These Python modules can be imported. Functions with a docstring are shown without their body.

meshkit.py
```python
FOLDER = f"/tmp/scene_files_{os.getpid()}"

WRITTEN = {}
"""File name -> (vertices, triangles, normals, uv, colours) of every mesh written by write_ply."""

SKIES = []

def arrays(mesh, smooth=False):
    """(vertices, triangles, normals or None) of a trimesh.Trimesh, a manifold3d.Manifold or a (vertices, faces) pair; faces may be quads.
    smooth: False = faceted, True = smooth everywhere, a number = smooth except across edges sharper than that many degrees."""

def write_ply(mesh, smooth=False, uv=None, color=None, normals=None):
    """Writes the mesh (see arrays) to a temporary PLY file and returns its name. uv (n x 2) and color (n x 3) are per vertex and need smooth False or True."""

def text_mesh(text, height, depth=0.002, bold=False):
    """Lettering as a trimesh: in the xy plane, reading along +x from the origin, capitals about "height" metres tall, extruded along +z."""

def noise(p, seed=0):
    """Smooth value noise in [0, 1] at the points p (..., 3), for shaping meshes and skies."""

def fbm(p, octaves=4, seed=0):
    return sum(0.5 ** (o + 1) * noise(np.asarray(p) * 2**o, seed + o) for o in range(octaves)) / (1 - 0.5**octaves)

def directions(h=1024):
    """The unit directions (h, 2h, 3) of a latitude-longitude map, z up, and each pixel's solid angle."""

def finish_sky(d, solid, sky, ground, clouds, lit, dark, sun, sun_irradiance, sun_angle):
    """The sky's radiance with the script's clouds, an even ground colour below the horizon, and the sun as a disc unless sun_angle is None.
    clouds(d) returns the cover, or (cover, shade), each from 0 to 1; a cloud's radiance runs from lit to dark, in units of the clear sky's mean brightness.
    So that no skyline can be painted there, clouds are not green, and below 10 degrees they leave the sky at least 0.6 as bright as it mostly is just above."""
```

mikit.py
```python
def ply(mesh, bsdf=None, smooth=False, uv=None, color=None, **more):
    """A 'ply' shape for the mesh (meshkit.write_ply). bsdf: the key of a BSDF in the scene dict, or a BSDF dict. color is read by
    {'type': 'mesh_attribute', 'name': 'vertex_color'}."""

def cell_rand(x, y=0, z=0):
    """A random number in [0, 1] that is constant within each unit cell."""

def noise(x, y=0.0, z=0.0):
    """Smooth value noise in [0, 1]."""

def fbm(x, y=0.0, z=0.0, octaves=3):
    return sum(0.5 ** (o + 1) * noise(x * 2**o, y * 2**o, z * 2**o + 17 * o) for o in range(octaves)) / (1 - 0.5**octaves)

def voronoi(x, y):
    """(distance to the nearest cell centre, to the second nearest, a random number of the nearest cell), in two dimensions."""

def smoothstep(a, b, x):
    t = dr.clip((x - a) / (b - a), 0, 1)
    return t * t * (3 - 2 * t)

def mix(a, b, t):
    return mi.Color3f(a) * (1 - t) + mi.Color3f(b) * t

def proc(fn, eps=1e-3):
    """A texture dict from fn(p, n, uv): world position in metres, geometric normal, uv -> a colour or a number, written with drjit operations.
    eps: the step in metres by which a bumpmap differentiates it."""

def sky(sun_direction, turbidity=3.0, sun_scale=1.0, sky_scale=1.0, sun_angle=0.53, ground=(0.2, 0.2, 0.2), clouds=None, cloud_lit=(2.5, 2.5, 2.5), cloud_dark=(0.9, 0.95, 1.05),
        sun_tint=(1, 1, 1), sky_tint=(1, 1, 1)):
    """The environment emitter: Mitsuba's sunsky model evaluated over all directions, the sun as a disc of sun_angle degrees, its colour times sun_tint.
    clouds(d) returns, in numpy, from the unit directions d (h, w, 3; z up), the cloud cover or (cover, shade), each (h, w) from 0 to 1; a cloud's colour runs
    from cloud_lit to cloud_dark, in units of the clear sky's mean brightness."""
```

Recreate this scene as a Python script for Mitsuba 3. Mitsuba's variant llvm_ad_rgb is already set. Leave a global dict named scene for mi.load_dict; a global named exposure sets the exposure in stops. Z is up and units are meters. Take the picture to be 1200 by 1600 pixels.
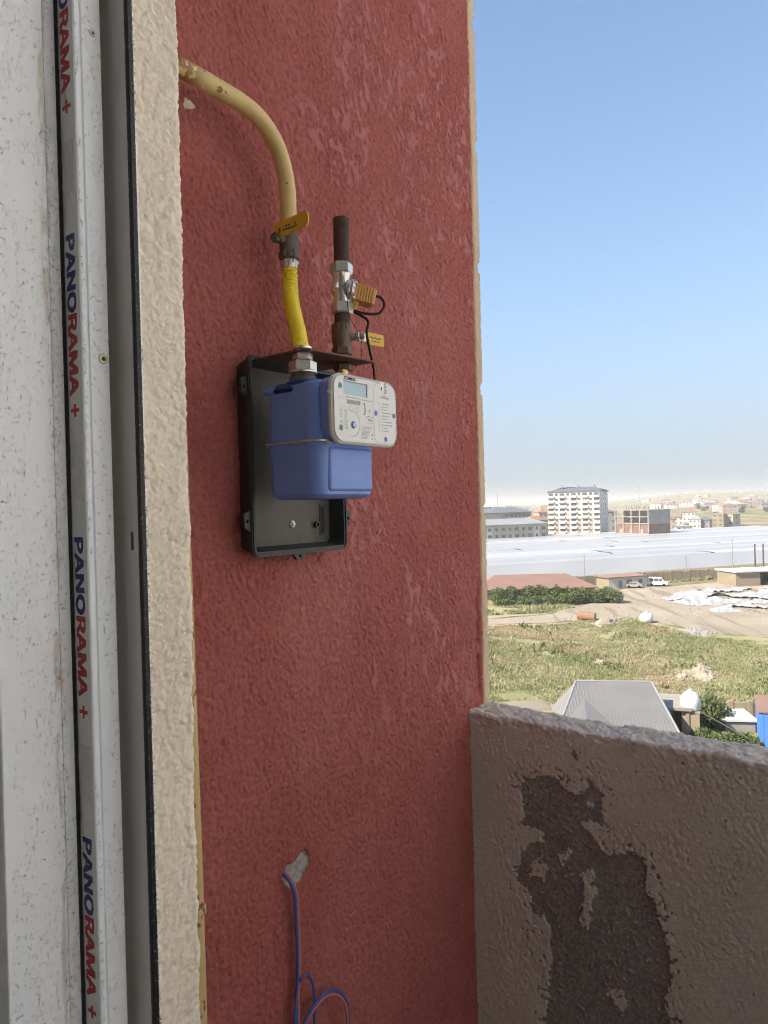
import math, random
import numpy as np, trimesh, drjit as dr, mitsuba as mi, manifold3d as m3
from shapely.geometry import Polygon, Point, box as sbox
from shapely import contains_xy, affinity
import shapely
import mikit, meshkit
from mikit import proc, noise as pn, fbm as pf, smoothstep as ss, mix

# ------------------------------------------------------------------ camera, sky, exposure
# World: red wall is the plane x = 0, +y leads outwards off the balcony, z = 0 is the balcony floor.
F, YAW, PITCH, ROLL = 1110.0, math.radians(36.8), math.radians(-0.41), math.radians(1.45)
C = np.array([0.8626, -0.576, 1.55])
FW = np.array([-math.sin(YAW) * math.cos(PITCH), math.cos(YAW) * math.cos(PITCH), math.sin(PITCH)])
RT = np.array([math.cos(YAW), math.sin(YAW), 0.0])
UP = np.cross(RT, FW)
U = math.cos(ROLL) * UP + math.sin(ROLL) * RT
R = math.cos(ROLL) * RT - math.sin(ROLL) * UP
T = mi.ScalarTransform4f
scene, labels = {}, {}
scene['camera'] = {'type': 'perspective', 'fov': math.degrees(2 * math.atan(600 / F)), 'fov_axis': 'x',
                   'near_clip': 0.02, 'far_clip': 30000.0, 'medium': {'type': 'ref', 'id': 'air'},
                   'to_world': T().look_at(origin=C.tolist(), target=(C + FW).tolist(), up=U.tolist())}
SUN = (-0.369, -0.675, 0.64)
exposure = 3.2
scene['sky'] = mikit.sky(SUN, turbidity=2.6, sun_scale=0.8, sun_tint=(.93, 1.0, 1.13), sky_scale=0.87, ground=(0.16, 0.15, 0.12),
                        clouds=lambda d: .20 + .74 * np.exp(-(np.degrees(np.arcsin(np.clip(d[..., 2], 0, 1))) / 12) ** 1.5),
                        cloud_lit=(.74, .82, .895))       # milky summer haze, thick at the horizon all round
scene['air'] = {'type': 'homogeneous', 'albedo': 0.93, 'sigma_t': 0.00030}
GZ = -18.45     # the ground, 20 m below the camera


def ray(u, v):
    return FW + R * (u - 600) / F + U * (800 - v) / F


def at(u, v, z=GZ):
    """The point of the level z that a sight line meets (surveying the plain from the photograph)."""
    d = ray(u, v)
    return C + d * (z - C[2]) / d[2]


def plan(u, dist, z=GZ):
    """A point at this bearing and forward distance."""
    p = C + (FW * 1.0 + RT * (u - 600) / F) * dist
    return np.array([p[0], p[1], z])


# ------------------------------------------------------------------ helpers
def rgb(c):
    return {'type': 'rgb', 'value': list(map(float, c))}


def mat(key, color, rough=0.6, metallic=0.0, bump=None, bump_scale=1.0, spec=0.4, **more):
    col = color if isinstance(color, dict) else rgb(color)
    d = {'type': 'principled', 'base_color': col, 'roughness': rough, 'metallic': metallic, 'specular': spec, **more}
    if bump is not None:
        d = {'type': 'bumpmap', 'arbitrary': bump, 'scale': bump_scale, 'bsdf': d}
    scene[key] = {'type': 'twosided', 'bsdf': d}
    return key


def tag(key, label=None, cat=None, group=None, kind=None):
    d = labels.setdefault(key, {})
    for k, v in (('label', label), ('category', cat), ('group', group), ('kind', kind)):
        if v:
            d[k] = v
    return key


def free(name):
    def taken(k):
        return k in scene or k in labels or any(s.startswith(k + '__') for s in scene)
    if not taken(name):
        return name
    i = 1
    while taken('%s_%03d' % (name, i)):
        i += 1
    return '%s_%03d' % (name, i)


def add(name, mesh, bsdf, parent=None, smooth=30, **lab):
    key = free((parent + '__' if parent else '') + name)
    scene[key] = mikit.ply(mesh, bsdf, smooth)
    if lab:
        tag(key, **lab)
    return key


def thing(name, label, cat, group=None):
    key = free(name)
    tag(key, label, cat, group)
    return key


def cat(ms):
    return trimesh.util.concatenate(list(ms))


def box(x0, x1, y0, y1, z0, z1):
    m = trimesh.creation.box((abs(x1 - x0), abs(y1 - y0), abs(z1 - z0)))
    m.apply_translation(((x0 + x1) / 2, (y0 + y1) / 2, (z0 + z1) / 2))
    return m


def from_m(m):
    k = m.to_mesh()
    return trimesh.Trimesh(np.array(k.vert_properties[:, :3]), np.array(k.tri_verts), process=False)


def rbox(x0, x1, y0, y1, z0, z1, r, seg=12):
    s = m3.Manifold.sphere(r, seg)
    return from_m(m3.Manifold.batch_hull([s.translate((x, y, z)) for x in (x0 + r, x1 - r) for y in (y0 + r, y1 - r) for z in (z0 + r, z1 - r)]))


def prism(poly, lo, hi, axis='x'):
    """Polygon extruded along an axis: x: polygon in (y, z); y: in (x, z); z: in (x, y)."""
    ms = []
    for g in getattr(poly, 'geoms', [poly]):
        if g.area > 0:
            ms.append(trimesh.creation.extrude_polygon(g, hi - lo, engine='earcut'))
    m = cat(ms)
    v = m.vertices.copy()
    v[:, 2] += lo
    if axis == 'x':
        v = v[:, [2, 0, 1]]
    elif axis == 'y':
        v = v[:, [0, 2, 1]]
        m = trimesh.Trimesh(v, m.faces[:, ::-1], process=False)
        return m
    return trimesh.Trimesh(v, m.faces, process=False)


def rrect(a0, a1, b0, b1, r, q=8):
    return sbox(a0 + r, b0 + r, a1 - r, b1 - r).buffer(r, q)


def spline(pts, n=40):
    """Catmull-Rom through the points."""
    p = np.asarray(pts, float)
    p = np.vstack([2 * p[0] - p[1], p, 2 * p[-1] - p[-2]])
    out = []
    k = len(p) - 3
    per = max(2, n // k)
    for i in range(k):
        a, b, c, d = p[i:i + 4]
        for t in np.linspace(0, 1, per, endpoint=False):
            out.append(0.5 * (2 * b + (c - a) * t + (2 * a - 5 * b + 4 * c - d) * t * t + (3 * b - a - 3 * c + d) * t ** 3))
    out.append(p[-2])
    return np.array(out)


def tube(path, r, n=16, cap=True):
    path = np.asarray(path, float)
    r = np.broadcast_to(np.asarray(r, float), (len(path),))
    t = np.gradient(path, axis=0)
    t /= np.linalg.norm(t, axis=1, keepdims=True)
    a = np.cross(t[0], [0.13, 0.2, 1.0] if abs(t[0][2]) < 0.9 else [1, 0.1, 0])
    a /= np.linalg.norm(a)
    vs, ang = [], np.arange(n) * 2 * np.pi / n
    for p, d, rr in zip(path, t, r):
        a = a - d * (a @ d)
        a /= np.linalg.norm(a)
        b = np.cross(d, a)
        vs.append(p + rr * (np.cos(ang)[:, None] * a + np.sin(ang)[:, None] * b))
    v = np.vstack(vs)
    f = []
    for i in range(len(path) - 1):
        for j in range(n):
            k = (j + 1) % n
            f += [[i * n + j, i * n + k, (i + 1) * n + k], [i * n + j, (i + 1) * n + k, (i + 1) * n + j]]
    if cap:
        v = np.vstack([v, path[:1], path[-1:]])
        c0, c1, o = len(v) - 2, len(v) - 1, (len(path) - 1) * n
        for j in range(n):
            k = (j + 1) % n
            f += [[c0, k, j], [c1, o + j, o + k]]
    return trimesh.Trimesh(v, np.array(f), process=False)


def turned(p, d, prof, n=24):
    """A solid of revolution: axis from p along d, profile [(distance, radius)]. n small with 6 gives hexagons."""
    p, d = np.asarray(p, float), np.asarray(d, float)
    d = d / np.linalg.norm(d)
    a = np.cross(d, [0, 0, 1.0] if abs(d[2]) < 0.9 else [1.0, 0, 0])
    a /= np.linalg.norm(a)
    b = np.cross(d, a)
    ang = np.arange(n) * 2 * np.pi / n + 0.26
    ring = np.cos(ang)[:, None] * a + np.sin(ang)[:, None] * b
    v = np.vstack([p + d * s + r * ring for s, r in prof] + [[p + d * prof[0][0]], [p + d * prof[-1][0]]])
    f = []
    for i in range(len(prof) - 1):
        for j in range(n):
            k = (j + 1) % n
            f += [[i * n + j, i * n + k, (i + 1) * n + k], [i * n + j, (i + 1) * n + k, (i + 1) * n + j]]
    c0, c1, o = len(v) - 2, len(v) - 1, (len(prof) - 1) * n
    for j in range(n):
        k = (j + 1) % n
        f += [[c0, k, j], [c1, o + j, o + k]]
    return trimesh.Trimesh(v, np.array(f), process=False)


def hexnut(p, d, h, r):
    return turned(p, d, [(0, r * .9), (h * .12, r), (h * .88, r), (h, r * .9)], 6)


def grid_mesh(P):
    """P: (m, n, 3) points -> mesh."""
    m, n = P.shape[:2]
    i = np.arange(m * n).reshape(m, n)
    q = np.stack([i[:-1, :-1], i[1:, :-1], i[1:, 1:], i[:-1, 1:]], -1).reshape(-1, 4)
    return trimesh.Trimesh(P.reshape(-1, 3), np.vstack([q[:, [0, 1, 2]], q[:, [0, 2, 3]]]), process=False)


def nz(a, b, sa, sb, seed=0, o=3):
    return meshkit.fbm(np.stack([a / sa, b / sb, np.zeros_like(a)], -1), o, seed)


def sstep(a, b, x):
    t = np.clip((x - a) / (b - a), 0, 1)
    return t * t * (3 - 2 * t)


def grains(a, b, sa, sb, seed):
    """Sandy render: a pebble of random height in every jittered cell; 0 to 1."""
    x, y = a / sa, b / sb
    i, j = np.floor(x).astype(np.int64), np.floor(y).astype(np.int64)
    out = np.zeros_like(x)
    tab = np.random.default_rng(seed).random((3, 1 << 14))
    for di in (-1, 0, 1):
        for dj in (-1, 0, 1):
            ci, cj = i + di, j + dj
            h = ((ci * 73856093) ^ (cj * 19349663)) & 16383
            d = np.hypot(ci + tab[0][h] - x, cj + tab[1][h] - y) / (.55 + .35 * tab[2][h])
            out = np.maximum(out, (.35 + .65 * tab[2][(h * 7 + 3) & 16383]) * np.sqrt(np.clip(1 - d * d, 0, 1)))
    return out


rng = np.random.default_rng(7)

# ------------------------------------------------------------------ materials of the balcony
mat('m_red', proc(lambda p, n, uv: mix(mix([.305, .089, .078], [.375, .121, .108], pf(p.y * 9, p.z * 7, 0, 3)), [.43, .17, .15], .3 * ss(.55, .78, pf(p.y * 5 + 3, p.z * 2.2, 6, 4))) * (0.86 + .28 * pn(p.y * 260, p.z * 210, 3))), .8, spec=.12,
    bump=proc(lambda p, n, uv: pf(p.x * 380, p.y * 380, p.z * 300, 2), 5e-4), bump_scale=.0034)
mat('m_red_flat', proc(lambda p, n, uv: mix([.315, .098, .09], [.38, .126, .117], pf(p.y * 30, p.z * 24, 0, 3))), .6, spec=.3)
mat('m_beige', proc(lambda p, n, uv: mix([.78, .69, .555], [.87, .785, .66], pf(p.y * 14 + p.x * 9, p.z * 9, 2, 3)) * (.90 + .2 * pn(p.y * 330 + p.x * 330, p.z * 300, 3))), .75, spec=.25,
    bump=proc(lambda p, n, uv: pf(p.x * 480, p.y * 480, p.z * 400, 2), 5e-4), bump_scale=.0028)
mat('m_trim', proc(lambda p, n, uv: mix([.50, .37, .24], [.60, .47, .33], pf(p.y * 60, p.z * 14, 1, 3))), .8, spec=.2)
mat('m_parapet', proc(lambda p, n, uv: mix([.60, .545, .48], [.70, .64, .57], pf(p.x * 8, p.z * 7, p.y * 8, 3)) * (.86 + .28 * pn(p.x * 260, p.y * 260, p.z * 240))), .95, spec=.05,
    bump=proc(lambda p, n, uv: pf(p.x * 360, p.y * 360, p.z * 360, 2), 5e-4), bump_scale=.0028)
mat('m_patch', proc(lambda p, n, uv: mix([.235, .22, .208], [.32, .30, .285], pf(p.x * 30, p.z * 20, 3, 4)) * (1 + 1.1 * ss(.86, .95, pn(p.x * 320, p.z * 320, 9))) * (.75 + .5 * pn(p.x * 240, p.z * 240, 2))), 1.0, spec=.0)
mat('m_parapet_top', proc(lambda p, n, uv: mix([.50, .455, .39], [.64, .585, .51], pf(p.x * 26, p.y * 40, p.z * 30, 4))), .95, spec=.05,
    bump=proc(lambda p, n, uv: pf(p.x * 300, p.y * 300, p.z * 300, 2), 5e-4), bump_scale=.0024)
mat('m_cement', proc(lambda p, n, uv: mix([.20, .19, .18], [.42, .40, .37], pf(p.y * 220, p.z * 200, 3, 3))), .9, spec=.15)
mat('m_cream', (.62, .55, .36), .6)
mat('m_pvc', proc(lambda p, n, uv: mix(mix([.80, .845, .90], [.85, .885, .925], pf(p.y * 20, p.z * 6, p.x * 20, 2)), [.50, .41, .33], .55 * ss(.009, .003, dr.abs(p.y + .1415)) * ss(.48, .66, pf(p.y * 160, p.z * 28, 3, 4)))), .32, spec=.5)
# channel dust, with shade painted in: darker at the root, paler outwards
mat('m_dusty_shade', proc(lambda p, n, uv: mix([.47, .445, .415], [.66, .655, .65], ss(.085, .122, p.x + .012 * (pf(p.z * 14, p.y * 50, 2, 3) - .5)))), .7, spec=.2)
mat('m_film', proc(lambda p, n, uv: mix([.58, .58, .56], [.66, .66, .64], pf(p.x * 60, p.z * 9, 1, 2))), .3, spec=.5,
    bump=proc(lambda p, n, uv: pf(p.x * 120, p.z * 22, 1, 3), 1e-3), bump_scale=.0035)
mat('m_ink_blue', (.012, .018, .13), .5)
mat('m_ink_red', (.33, .02, .03), .5)
mat('m_ink_grey', (.10, .10, .10), .6)
mat('m_ink_light', (.32, .32, .34), .6)
mat('m_gasket_and_shade', (.014, .014, .016), .5)
mat('m_dust', (.5, .5, .48), .9)
mat('m_dirt', (.075, .055, .04), .9)
mat('m_dirt_grey', (.14, .105, .08), .9)
mat('m_zinc_yellow', (.62, .58, .32), .35, .8)
mat('m_zinc', (.6, .6, .6), .35, .9)
mat('m_gas_yellow', proc(lambda p, n, uv: mix([.57, .43, .175], [.25, .13, .05], dr.maximum(ss(.68, .74, pf(p.y * 85, p.z * 85, p.x * 85, 3)), ss(.112, .062, p.y) * ss(.36, .46, pf(p.y * 120, p.z * 120, p.x * 120, 3)) * ss(1.9, 2.1, p.z))) * (.9 + .2 * pf(p.y * 40, p.z * 40, p.x * 40, 2))), .42, spec=.5)
mat('m_riser', proc(lambda p, n, uv: mix([.50, .38, .19], [.2, .11, .045], ss(.62, .7, pf(p.y * 95, p.z * 60, p.x * 95, 3)))), .45)
mat('m_hose', proc(lambda p, n, uv: mix([.74, .58, .02], [.80, .65, .035], pf(p.y * 40, p.z * 40, 1, 2))), .38, spec=.5)
mat('m_old_brass', proc(lambda p, n, uv: mix([.10, .075, .055], [.19, .145, .10], pf(p.y * 90, p.z * 90, p.x * 90, 3))), .5, .35)
mat('m_iron_grey', proc(lambda p, n, uv: mix([.075, .066, .06], [.14, .125, .115], pf(p.y * 110, p.z * 110, p.x * 110, 3))), .55, .2)
mat('m_rust', proc(lambda p, n, uv: mix([.055, .032, .026], [.115, .068, .052], pf(p.y * 130, p.z * 90, p.x * 130, 3))), .75, .1)
mat('m_rust_plate', proc(lambda p, n, uv: mix([.10, .045, .028], [.17, .08, .05], pf(p.y * 70, p.z * 70, p.x * 70, 3))), .6, .2)
mat('m_nickel', proc(lambda p, n, uv: mix([.62, .60, .57], [.74, .72, .69], pf(p.y * 60, p.z * 60, p.x * 60, 2))), .3, .85)
mat('m_steel', proc(lambda p, n, uv: mix([.50, .46, .41], [.66, .62, .56], pf(p.y * 100, p.z * 100, p.x * 100, 3))), .38, .75)
mat('m_brass', (.55, .38, .16), .3, .85)
mat('m_lever', (.66, .40, .035), .42, spec=.5)
mat('m_coil', (.62, .34, .10), .5)
mat('m_coil_pale', (.66, .52, .40), .5)
mat('m_rubber', (.012, .012, .013), .5)
mat('m_tray', proc(lambda p, n, uv: mix([.020, .022, .025], [.042, .043, .047], pf(p.y * 50, p.z * 30, p.x * 50, 3))), .45, spec=.4)
mat('m_tray_floor', proc(lambda p, n, uv: mix([.055, .050, .044], [.115, .105, .092], pf(p.y * 22, p.z * 9, 1, 3)) * (.85 + .3 * pn(p.y * 700, p.z * 500, 2))), .5, .2)
mat('m_meter', proc(lambda p, n, uv: mix(mix([.15, .26, .64], [.165, .28, .68], pf(p.y * 50, p.z * 50, p.x * 50, 2)), [.34, .38, .54], .16 * ss(.55, .78, pf(p.y * 30 + p.x * 9, p.z * 45, p.x * 30, 4)))), .42, spec=.5,
    bump=proc(lambda p, n, uv: pn(p.x * 700, p.y * 700, p.z * 700), 4e-4), bump_scale=.00012)
mat('m_meter_housing', (.15, .26, .64), .4, spec=.5)
mat('m_face', (.72, .735, .735), .35, spec=.5)
mat('m_rim', (.62, .61, .58), .4)
mat('m_lcd', (.45, .62, .68), .35, spec=.3)
mat('m_green', (.10, .27, .19), .5)
mat('m_blue_dot', (.12, .16, .43), .5)
mat('m_sticker', (.82, .82, .80), .4)
mat('m_wire_blue', (.07, .095, .30), .4)
mat('m_wire_red', (.45, .16, .14), .4)
mat('m_floor', (.24, .235, .225), .8)
mat('m_slab', (.72, .70, .66), .85)
mat('m_room', (.34, .33, .32), .9)
mat('m_bounce_wing', (.86, .85, .84), .9)

# ------------------------------------------------------------------ red partition wall (x = 0)
STEP = .0020
ys = np.arange(0.0, .9651, STEP)
zs = np.arange(.30, 2.95, STEP)
Y, Z = np.meshgrid(ys, zs, indexing='ij')
n2 = nz(Y, Z, .016, .027, 5, 2)
smear = sstep(.575, .62, nz(Y + .15 * Z, Z, .0095, .0165, 11, 3)) * sstep(.36, .6, nz(Y, Z, .10, .15, 12, 2)) * sstep(.05, .6, Y + .35 * (nz(Y, Z, .2, .3, 4, 2) - .5))
hh = .0026 * grains(Y + .2 * Z, Z, .0052, .0064, 1) * (.55 + .9 * nz(Y, Z, .03, .04, 3, 2)) + .0020 * grains(Y, Z + .3 * Y, .0095, .0125, 2) * (.3 + 1.4 * nz(Y, Z, .05, .06, 6, 2)) + .0012 * (n2 - .5)
hh = hh * (1 - .8 * smear) + .0030 * smear
hh += .005 * (nz(Y, Z, .17, .22, 21, 2) - .5)
hh += .004 * sstep(.945, .965, Y) * (nz(Y, Z, .012, .05, 31, 3) - .45)          # ragged arris towards the corner
hh += -.007 * sstep(.012, .004, np.abs(Y - .948 - .004 * np.sin(Z * 9))) * sstep(1.06, 1.11, Z) * sstep(1.42, 1.25, Z) * sstep(.4, .55, nz(Y, Z, .02, .06, 41, 2))
# the knocked-out hole round the cable, and the dried paint splash
CEM = Polygon([(0.3195, 0.9558), (0.3313, 0.9426), (0.3338, 0.9289), (0.3243, 0.9202), (0.3134, 0.9144), (0.3101, 0.9074), (0.2966, 0.9041), (0.285, 0.9061), (0.271, 0.9164), (0.263, 0.9301), (0.2649, 0.9435), (0.275, 0.9483), (0.2923, 0.9462), (0.3044, 0.9536)])
jy, jz = .006 * (nz(Y, Z, .008, .008, 51, 2) - .5), .006 * (nz(Y, Z, .008, .008, 52, 2) - .5)
incem = np.zeros(Y.shape, bool)
w = (Y > .25) & (Y < .35) & (Z > .89) & (Z < .97)
incem[w] = contains_xy(CEM, Y[w] + jy[w], Z[w] + jz[w])
hh[incem] = (-.0035 + .005 * (nz(Y, Z, .006, .006, 53, 2) - .5))[incem]
hole = (Y - .2685) ** 2 + (Z - .9375) ** 2 < .0062 ** 2
hh[hole] = -.02
inblob = np.zeros(Y.shape, bool)
BLOB = Point(.112, 2.159).buffer(.0085)
w = (Y > .09) & (Y < .14) & (Z > 2.13) & (Z < 2.19)
inblob[w] = contains_xy(BLOB, Y[w] + 1.2 * jy[w], Z[w] + 1.2 * jz[w])
full = grid_mesh(np.stack([hh, Y, Z], -1))


def split(mesh, masks):
    """The grid's faces by vertex masks; the rest first."""
    left = np.ones(len(mesh.faces), bool)
    got = []
    for mk in masks:
        s = mk.ravel()[mesh.faces].sum(1) >= 2
        got.append(s & left)
        left &= ~s
    out = []
    for s in [left] + got:
        f = mesh.faces[s]
        used, inv = np.unique(f, return_inverse=True)
        out.append(trimesh.Trimesh(mesh.vertices[used], inv.reshape(f.shape), process=False))
    return out


flat = (smear > .55) & ~incem & ~inblob
plaster, cem, blob, flats = split(full, [incem, inblob, flat])
RW = thing('red_wall', 'rough red plastered end wall of the balcony carrying the gas meter', 'wall')
add('plaster', plaster, 'm_red', RW, smooth=True)
add('trowelled_flat', flats, 'm_red_flat', RW, smooth=True, kind='stuff')
add('cement_patch', cem, 'm_cement', RW, smooth=True, label='bare grey cement patch around the cable hole')
add('paint_splash', blob, 'm_cream', RW, smooth=True, label='dried cream paint splash under the pipe')
add('core', cat([box(-.20, -.012, -.25, 1.0, -.15, 2.95), box(-.20, 0, -.25, 1.0, 2.952, 3.3)]), 'm_slab', RW)
low = box(-.012, 0.001, 0, .965, 0, .30)
add('plaster', low, 'm_red', RW)
# corner trim with the ends of the facade grooves
tz = np.arange(.2, 3.0, .003)
ph = (tz - 1.2329) / .3009
fr = (ph - np.round(ph)) * .3009
notch = np.where((fr > -.012) & (fr < .008), 1.0, 0) + sstep(.022, .008, fr) * (fr >= .008)
outer = 1.0045 + .0025 * (meshkit.fbm(np.stack([tz / .012, tz * 0, tz * 0], -1), 3, 61) - .5) - .0125 * notch + .002 * np.sin(tz * 3.1)
inner = .9655 + .009 * (meshkit.fbm(np.stack([tz / .05, tz * 0, tz * 0], -1), 4, 62) - .5)
prof = np.linspace(0, 1, 12)
Pt = np.zeros((len(tz), 16, 3))
for i in range(12):
    yy = inner + (outer - inner) * prof[i]
    bump = .0022 * (meshkit.fbm(np.stack([tz / .008, tz * 0 + i * .9, tz * 0], -1), 2, 63) - .5)
    Pt[:, i] = np.stack([.0035 + bump - .012 * max(0, prof[i] - .8) / .2 * np.ones_like(tz) - (.004 if i == 0 else 0), yy, tz], -1)
for k, xx in enumerate((-.03, -.08, -.14, -.20)):
    Pt[:, 12 + k] = np.stack([np.full_like(tz, xx), outer, tz], -1)
add('corner_trim', grid_mesh(Pt), 'm_trim', RW, smooth=True, label='tan corner edge notched by the facade grooves')

# ------------------------------------------------------------------ parapet
PY0, PY1, PZ = .898, .998, 1.054
xs = np.arange(-.004, .86, STEP)
segs = [(PY0, z, 0, -1, 0) for z in np.arange(.28, PZ - .006, STEP)]
r = .006
segs += [(PY0 + r - r * math.cos(a), PZ - r + r * math.sin(a), 0, -math.cos(a), math.sin(a)) for a in np.linspace(0, math.pi / 2, 5)]
segs += [(y, PZ, 1, 0, 1) for y in np.arange(PY0 + r + STEP, PY1 - .01, STEP)]
segs += [(PY1 - .01 + .01 * math.sin(a), PZ - .01 + .01 * math.cos(a), 1, math.sin(a), math.cos(a)) for a in np.linspace(0, math.pi / 2, 6)]
segs += [(PY1, z, 0, 1, 0) for z in np.arange(PZ - .012, .5, -.02)]
segs = np.array(segs)
s_len = np.concatenate([[0], np.cumsum(np.hypot(np.diff(segs[:, 0]), np.diff(segs[:, 1])))])
X, S = np.meshgrid(xs, s_len, indexing='ij')
Zc, Yc = np.broadcast_to(segs[:, 1], X.shape), np.broadcast_to(segs[:, 0], X.shape)
top = np.broadcast_to(sstep(PZ - .03, PZ - .004, segs[:, 1]), X.shape)
h2 = .0017 * grains(X + .3 * S, S, .0050, .0066, 71) + .0013 * grains(X + .3 * S, S + .2 * X, .0105, .0145, 78) + .0010 * (nz(X + .3 * S, S, .016, .024, 72, 2) - .5)
smear2 = sstep(.5, .64, nz(X, S, .04, .05, 75, 3))
h2 = h2 * (1 - .6 * smear2) + .0008 * smear2
h2 += .006 * (nz(X, S, .16, .2, 73, 2) - .5)
h2 += top * (.011 * (nz(X, S, .03, .02, 74, 3) - .5) + .005 * (nz(X, S, .009, .007, 76, 2) - .5))
h2 += top * .006 * sstep(.05, .0, X) * nz(X, S, .01, .01, 77, 2)
OUT = [(0.1376, 0.9209), (0.1661, 0.9269), (0.2002, 0.9426), (0.224, 0.9334), (0.2501, 0.9137), (0.2732, 0.9133), (0.2849, 0.9242), (0.2844, 0.9518), (0.2913, 0.9571), (0.3023, 0.9445), (0.3187, 0.9317), (0.3208, 0.9021), (0.32, 0.8692), (0.3114, 0.8588), (0.2891, 0.8643), (0.2718, 0.8545), (0.2884, 0.8337), (0.305, 0.8215), (0.3131, 0.81), (0.3322, 0.8015), (0.3649, 0.8169), (0.3913, 0.8177), (0.4066, 0.8061), (0.4086, 0.7803), (0.4053, 0.7476), (0.4204, 0.7365), (0.4324, 0.7089), (0.4396, 0.6903), (0.4438, 0.6553), (0.4531, 0.6275), (0.4534, 0.5912), (0.4456, 0.5519), (0.441, 0.524), (0.4477, 0.4903), (0.4514, 0.4294), (.44, .2), (.16, .2), (0.1625, 0.3011), (0.1768, 0.377), (0.1845, 0.438), (0.1886, 0.48), (0.1928, 0.5276), (0.1939, 0.5683), (0.1918, 0.6078), (0.1768, 0.6202), (0.155, 0.6189), (0.1466, 0.6571), (0.1375, 0.6719), (0.1154, 0.6829), (0.1147, 0.7064), (0.1267, 0.7451), (0.1371, 0.7773), (0.1811, 0.7889), (0.1815, 0.8063), (0.1507, 0.8159), (0.1221, 0.8175), (0.1385, 0.8333), (0.136, 0.8591), (0.1305, 0.893)]
HOLES = [[(0.2723, 0.7572), (0.298, 0.7646), (0.3024, 0.7107), (0.2874, 0.6729), (0.2924, 0.6469), (0.2777, 0.6253), (0.2635, 0.6317), (0.2708, 0.6955)], [(0.22, 0.7707), (0.2472, 0.795), (0.2283, 0.7447)], [(0.1516, 0.7286), (0.1678, 0.7506), (0.195, 0.7352), (0.185, 0.7006), (0.1604, 0.7079), (0.1444, 0.6944)], [(0.3168, 0.4987), (0.3365, 0.5173), (0.3608, 0.5186), (0.363, 0.4979), (0.3544, 0.4729), (0.3358, 0.4898)], [(0.2831, 0.8989), (0.2901, 0.9071), (0.2968, 0.902), (0.2898, 0.8921)]]
face = np.broadcast_to(np.arange(len(segs)) < np.sum((segs[:, 2] == 0) & (segs[:, 0] < PY0 + .001)), X.shape)
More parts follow.
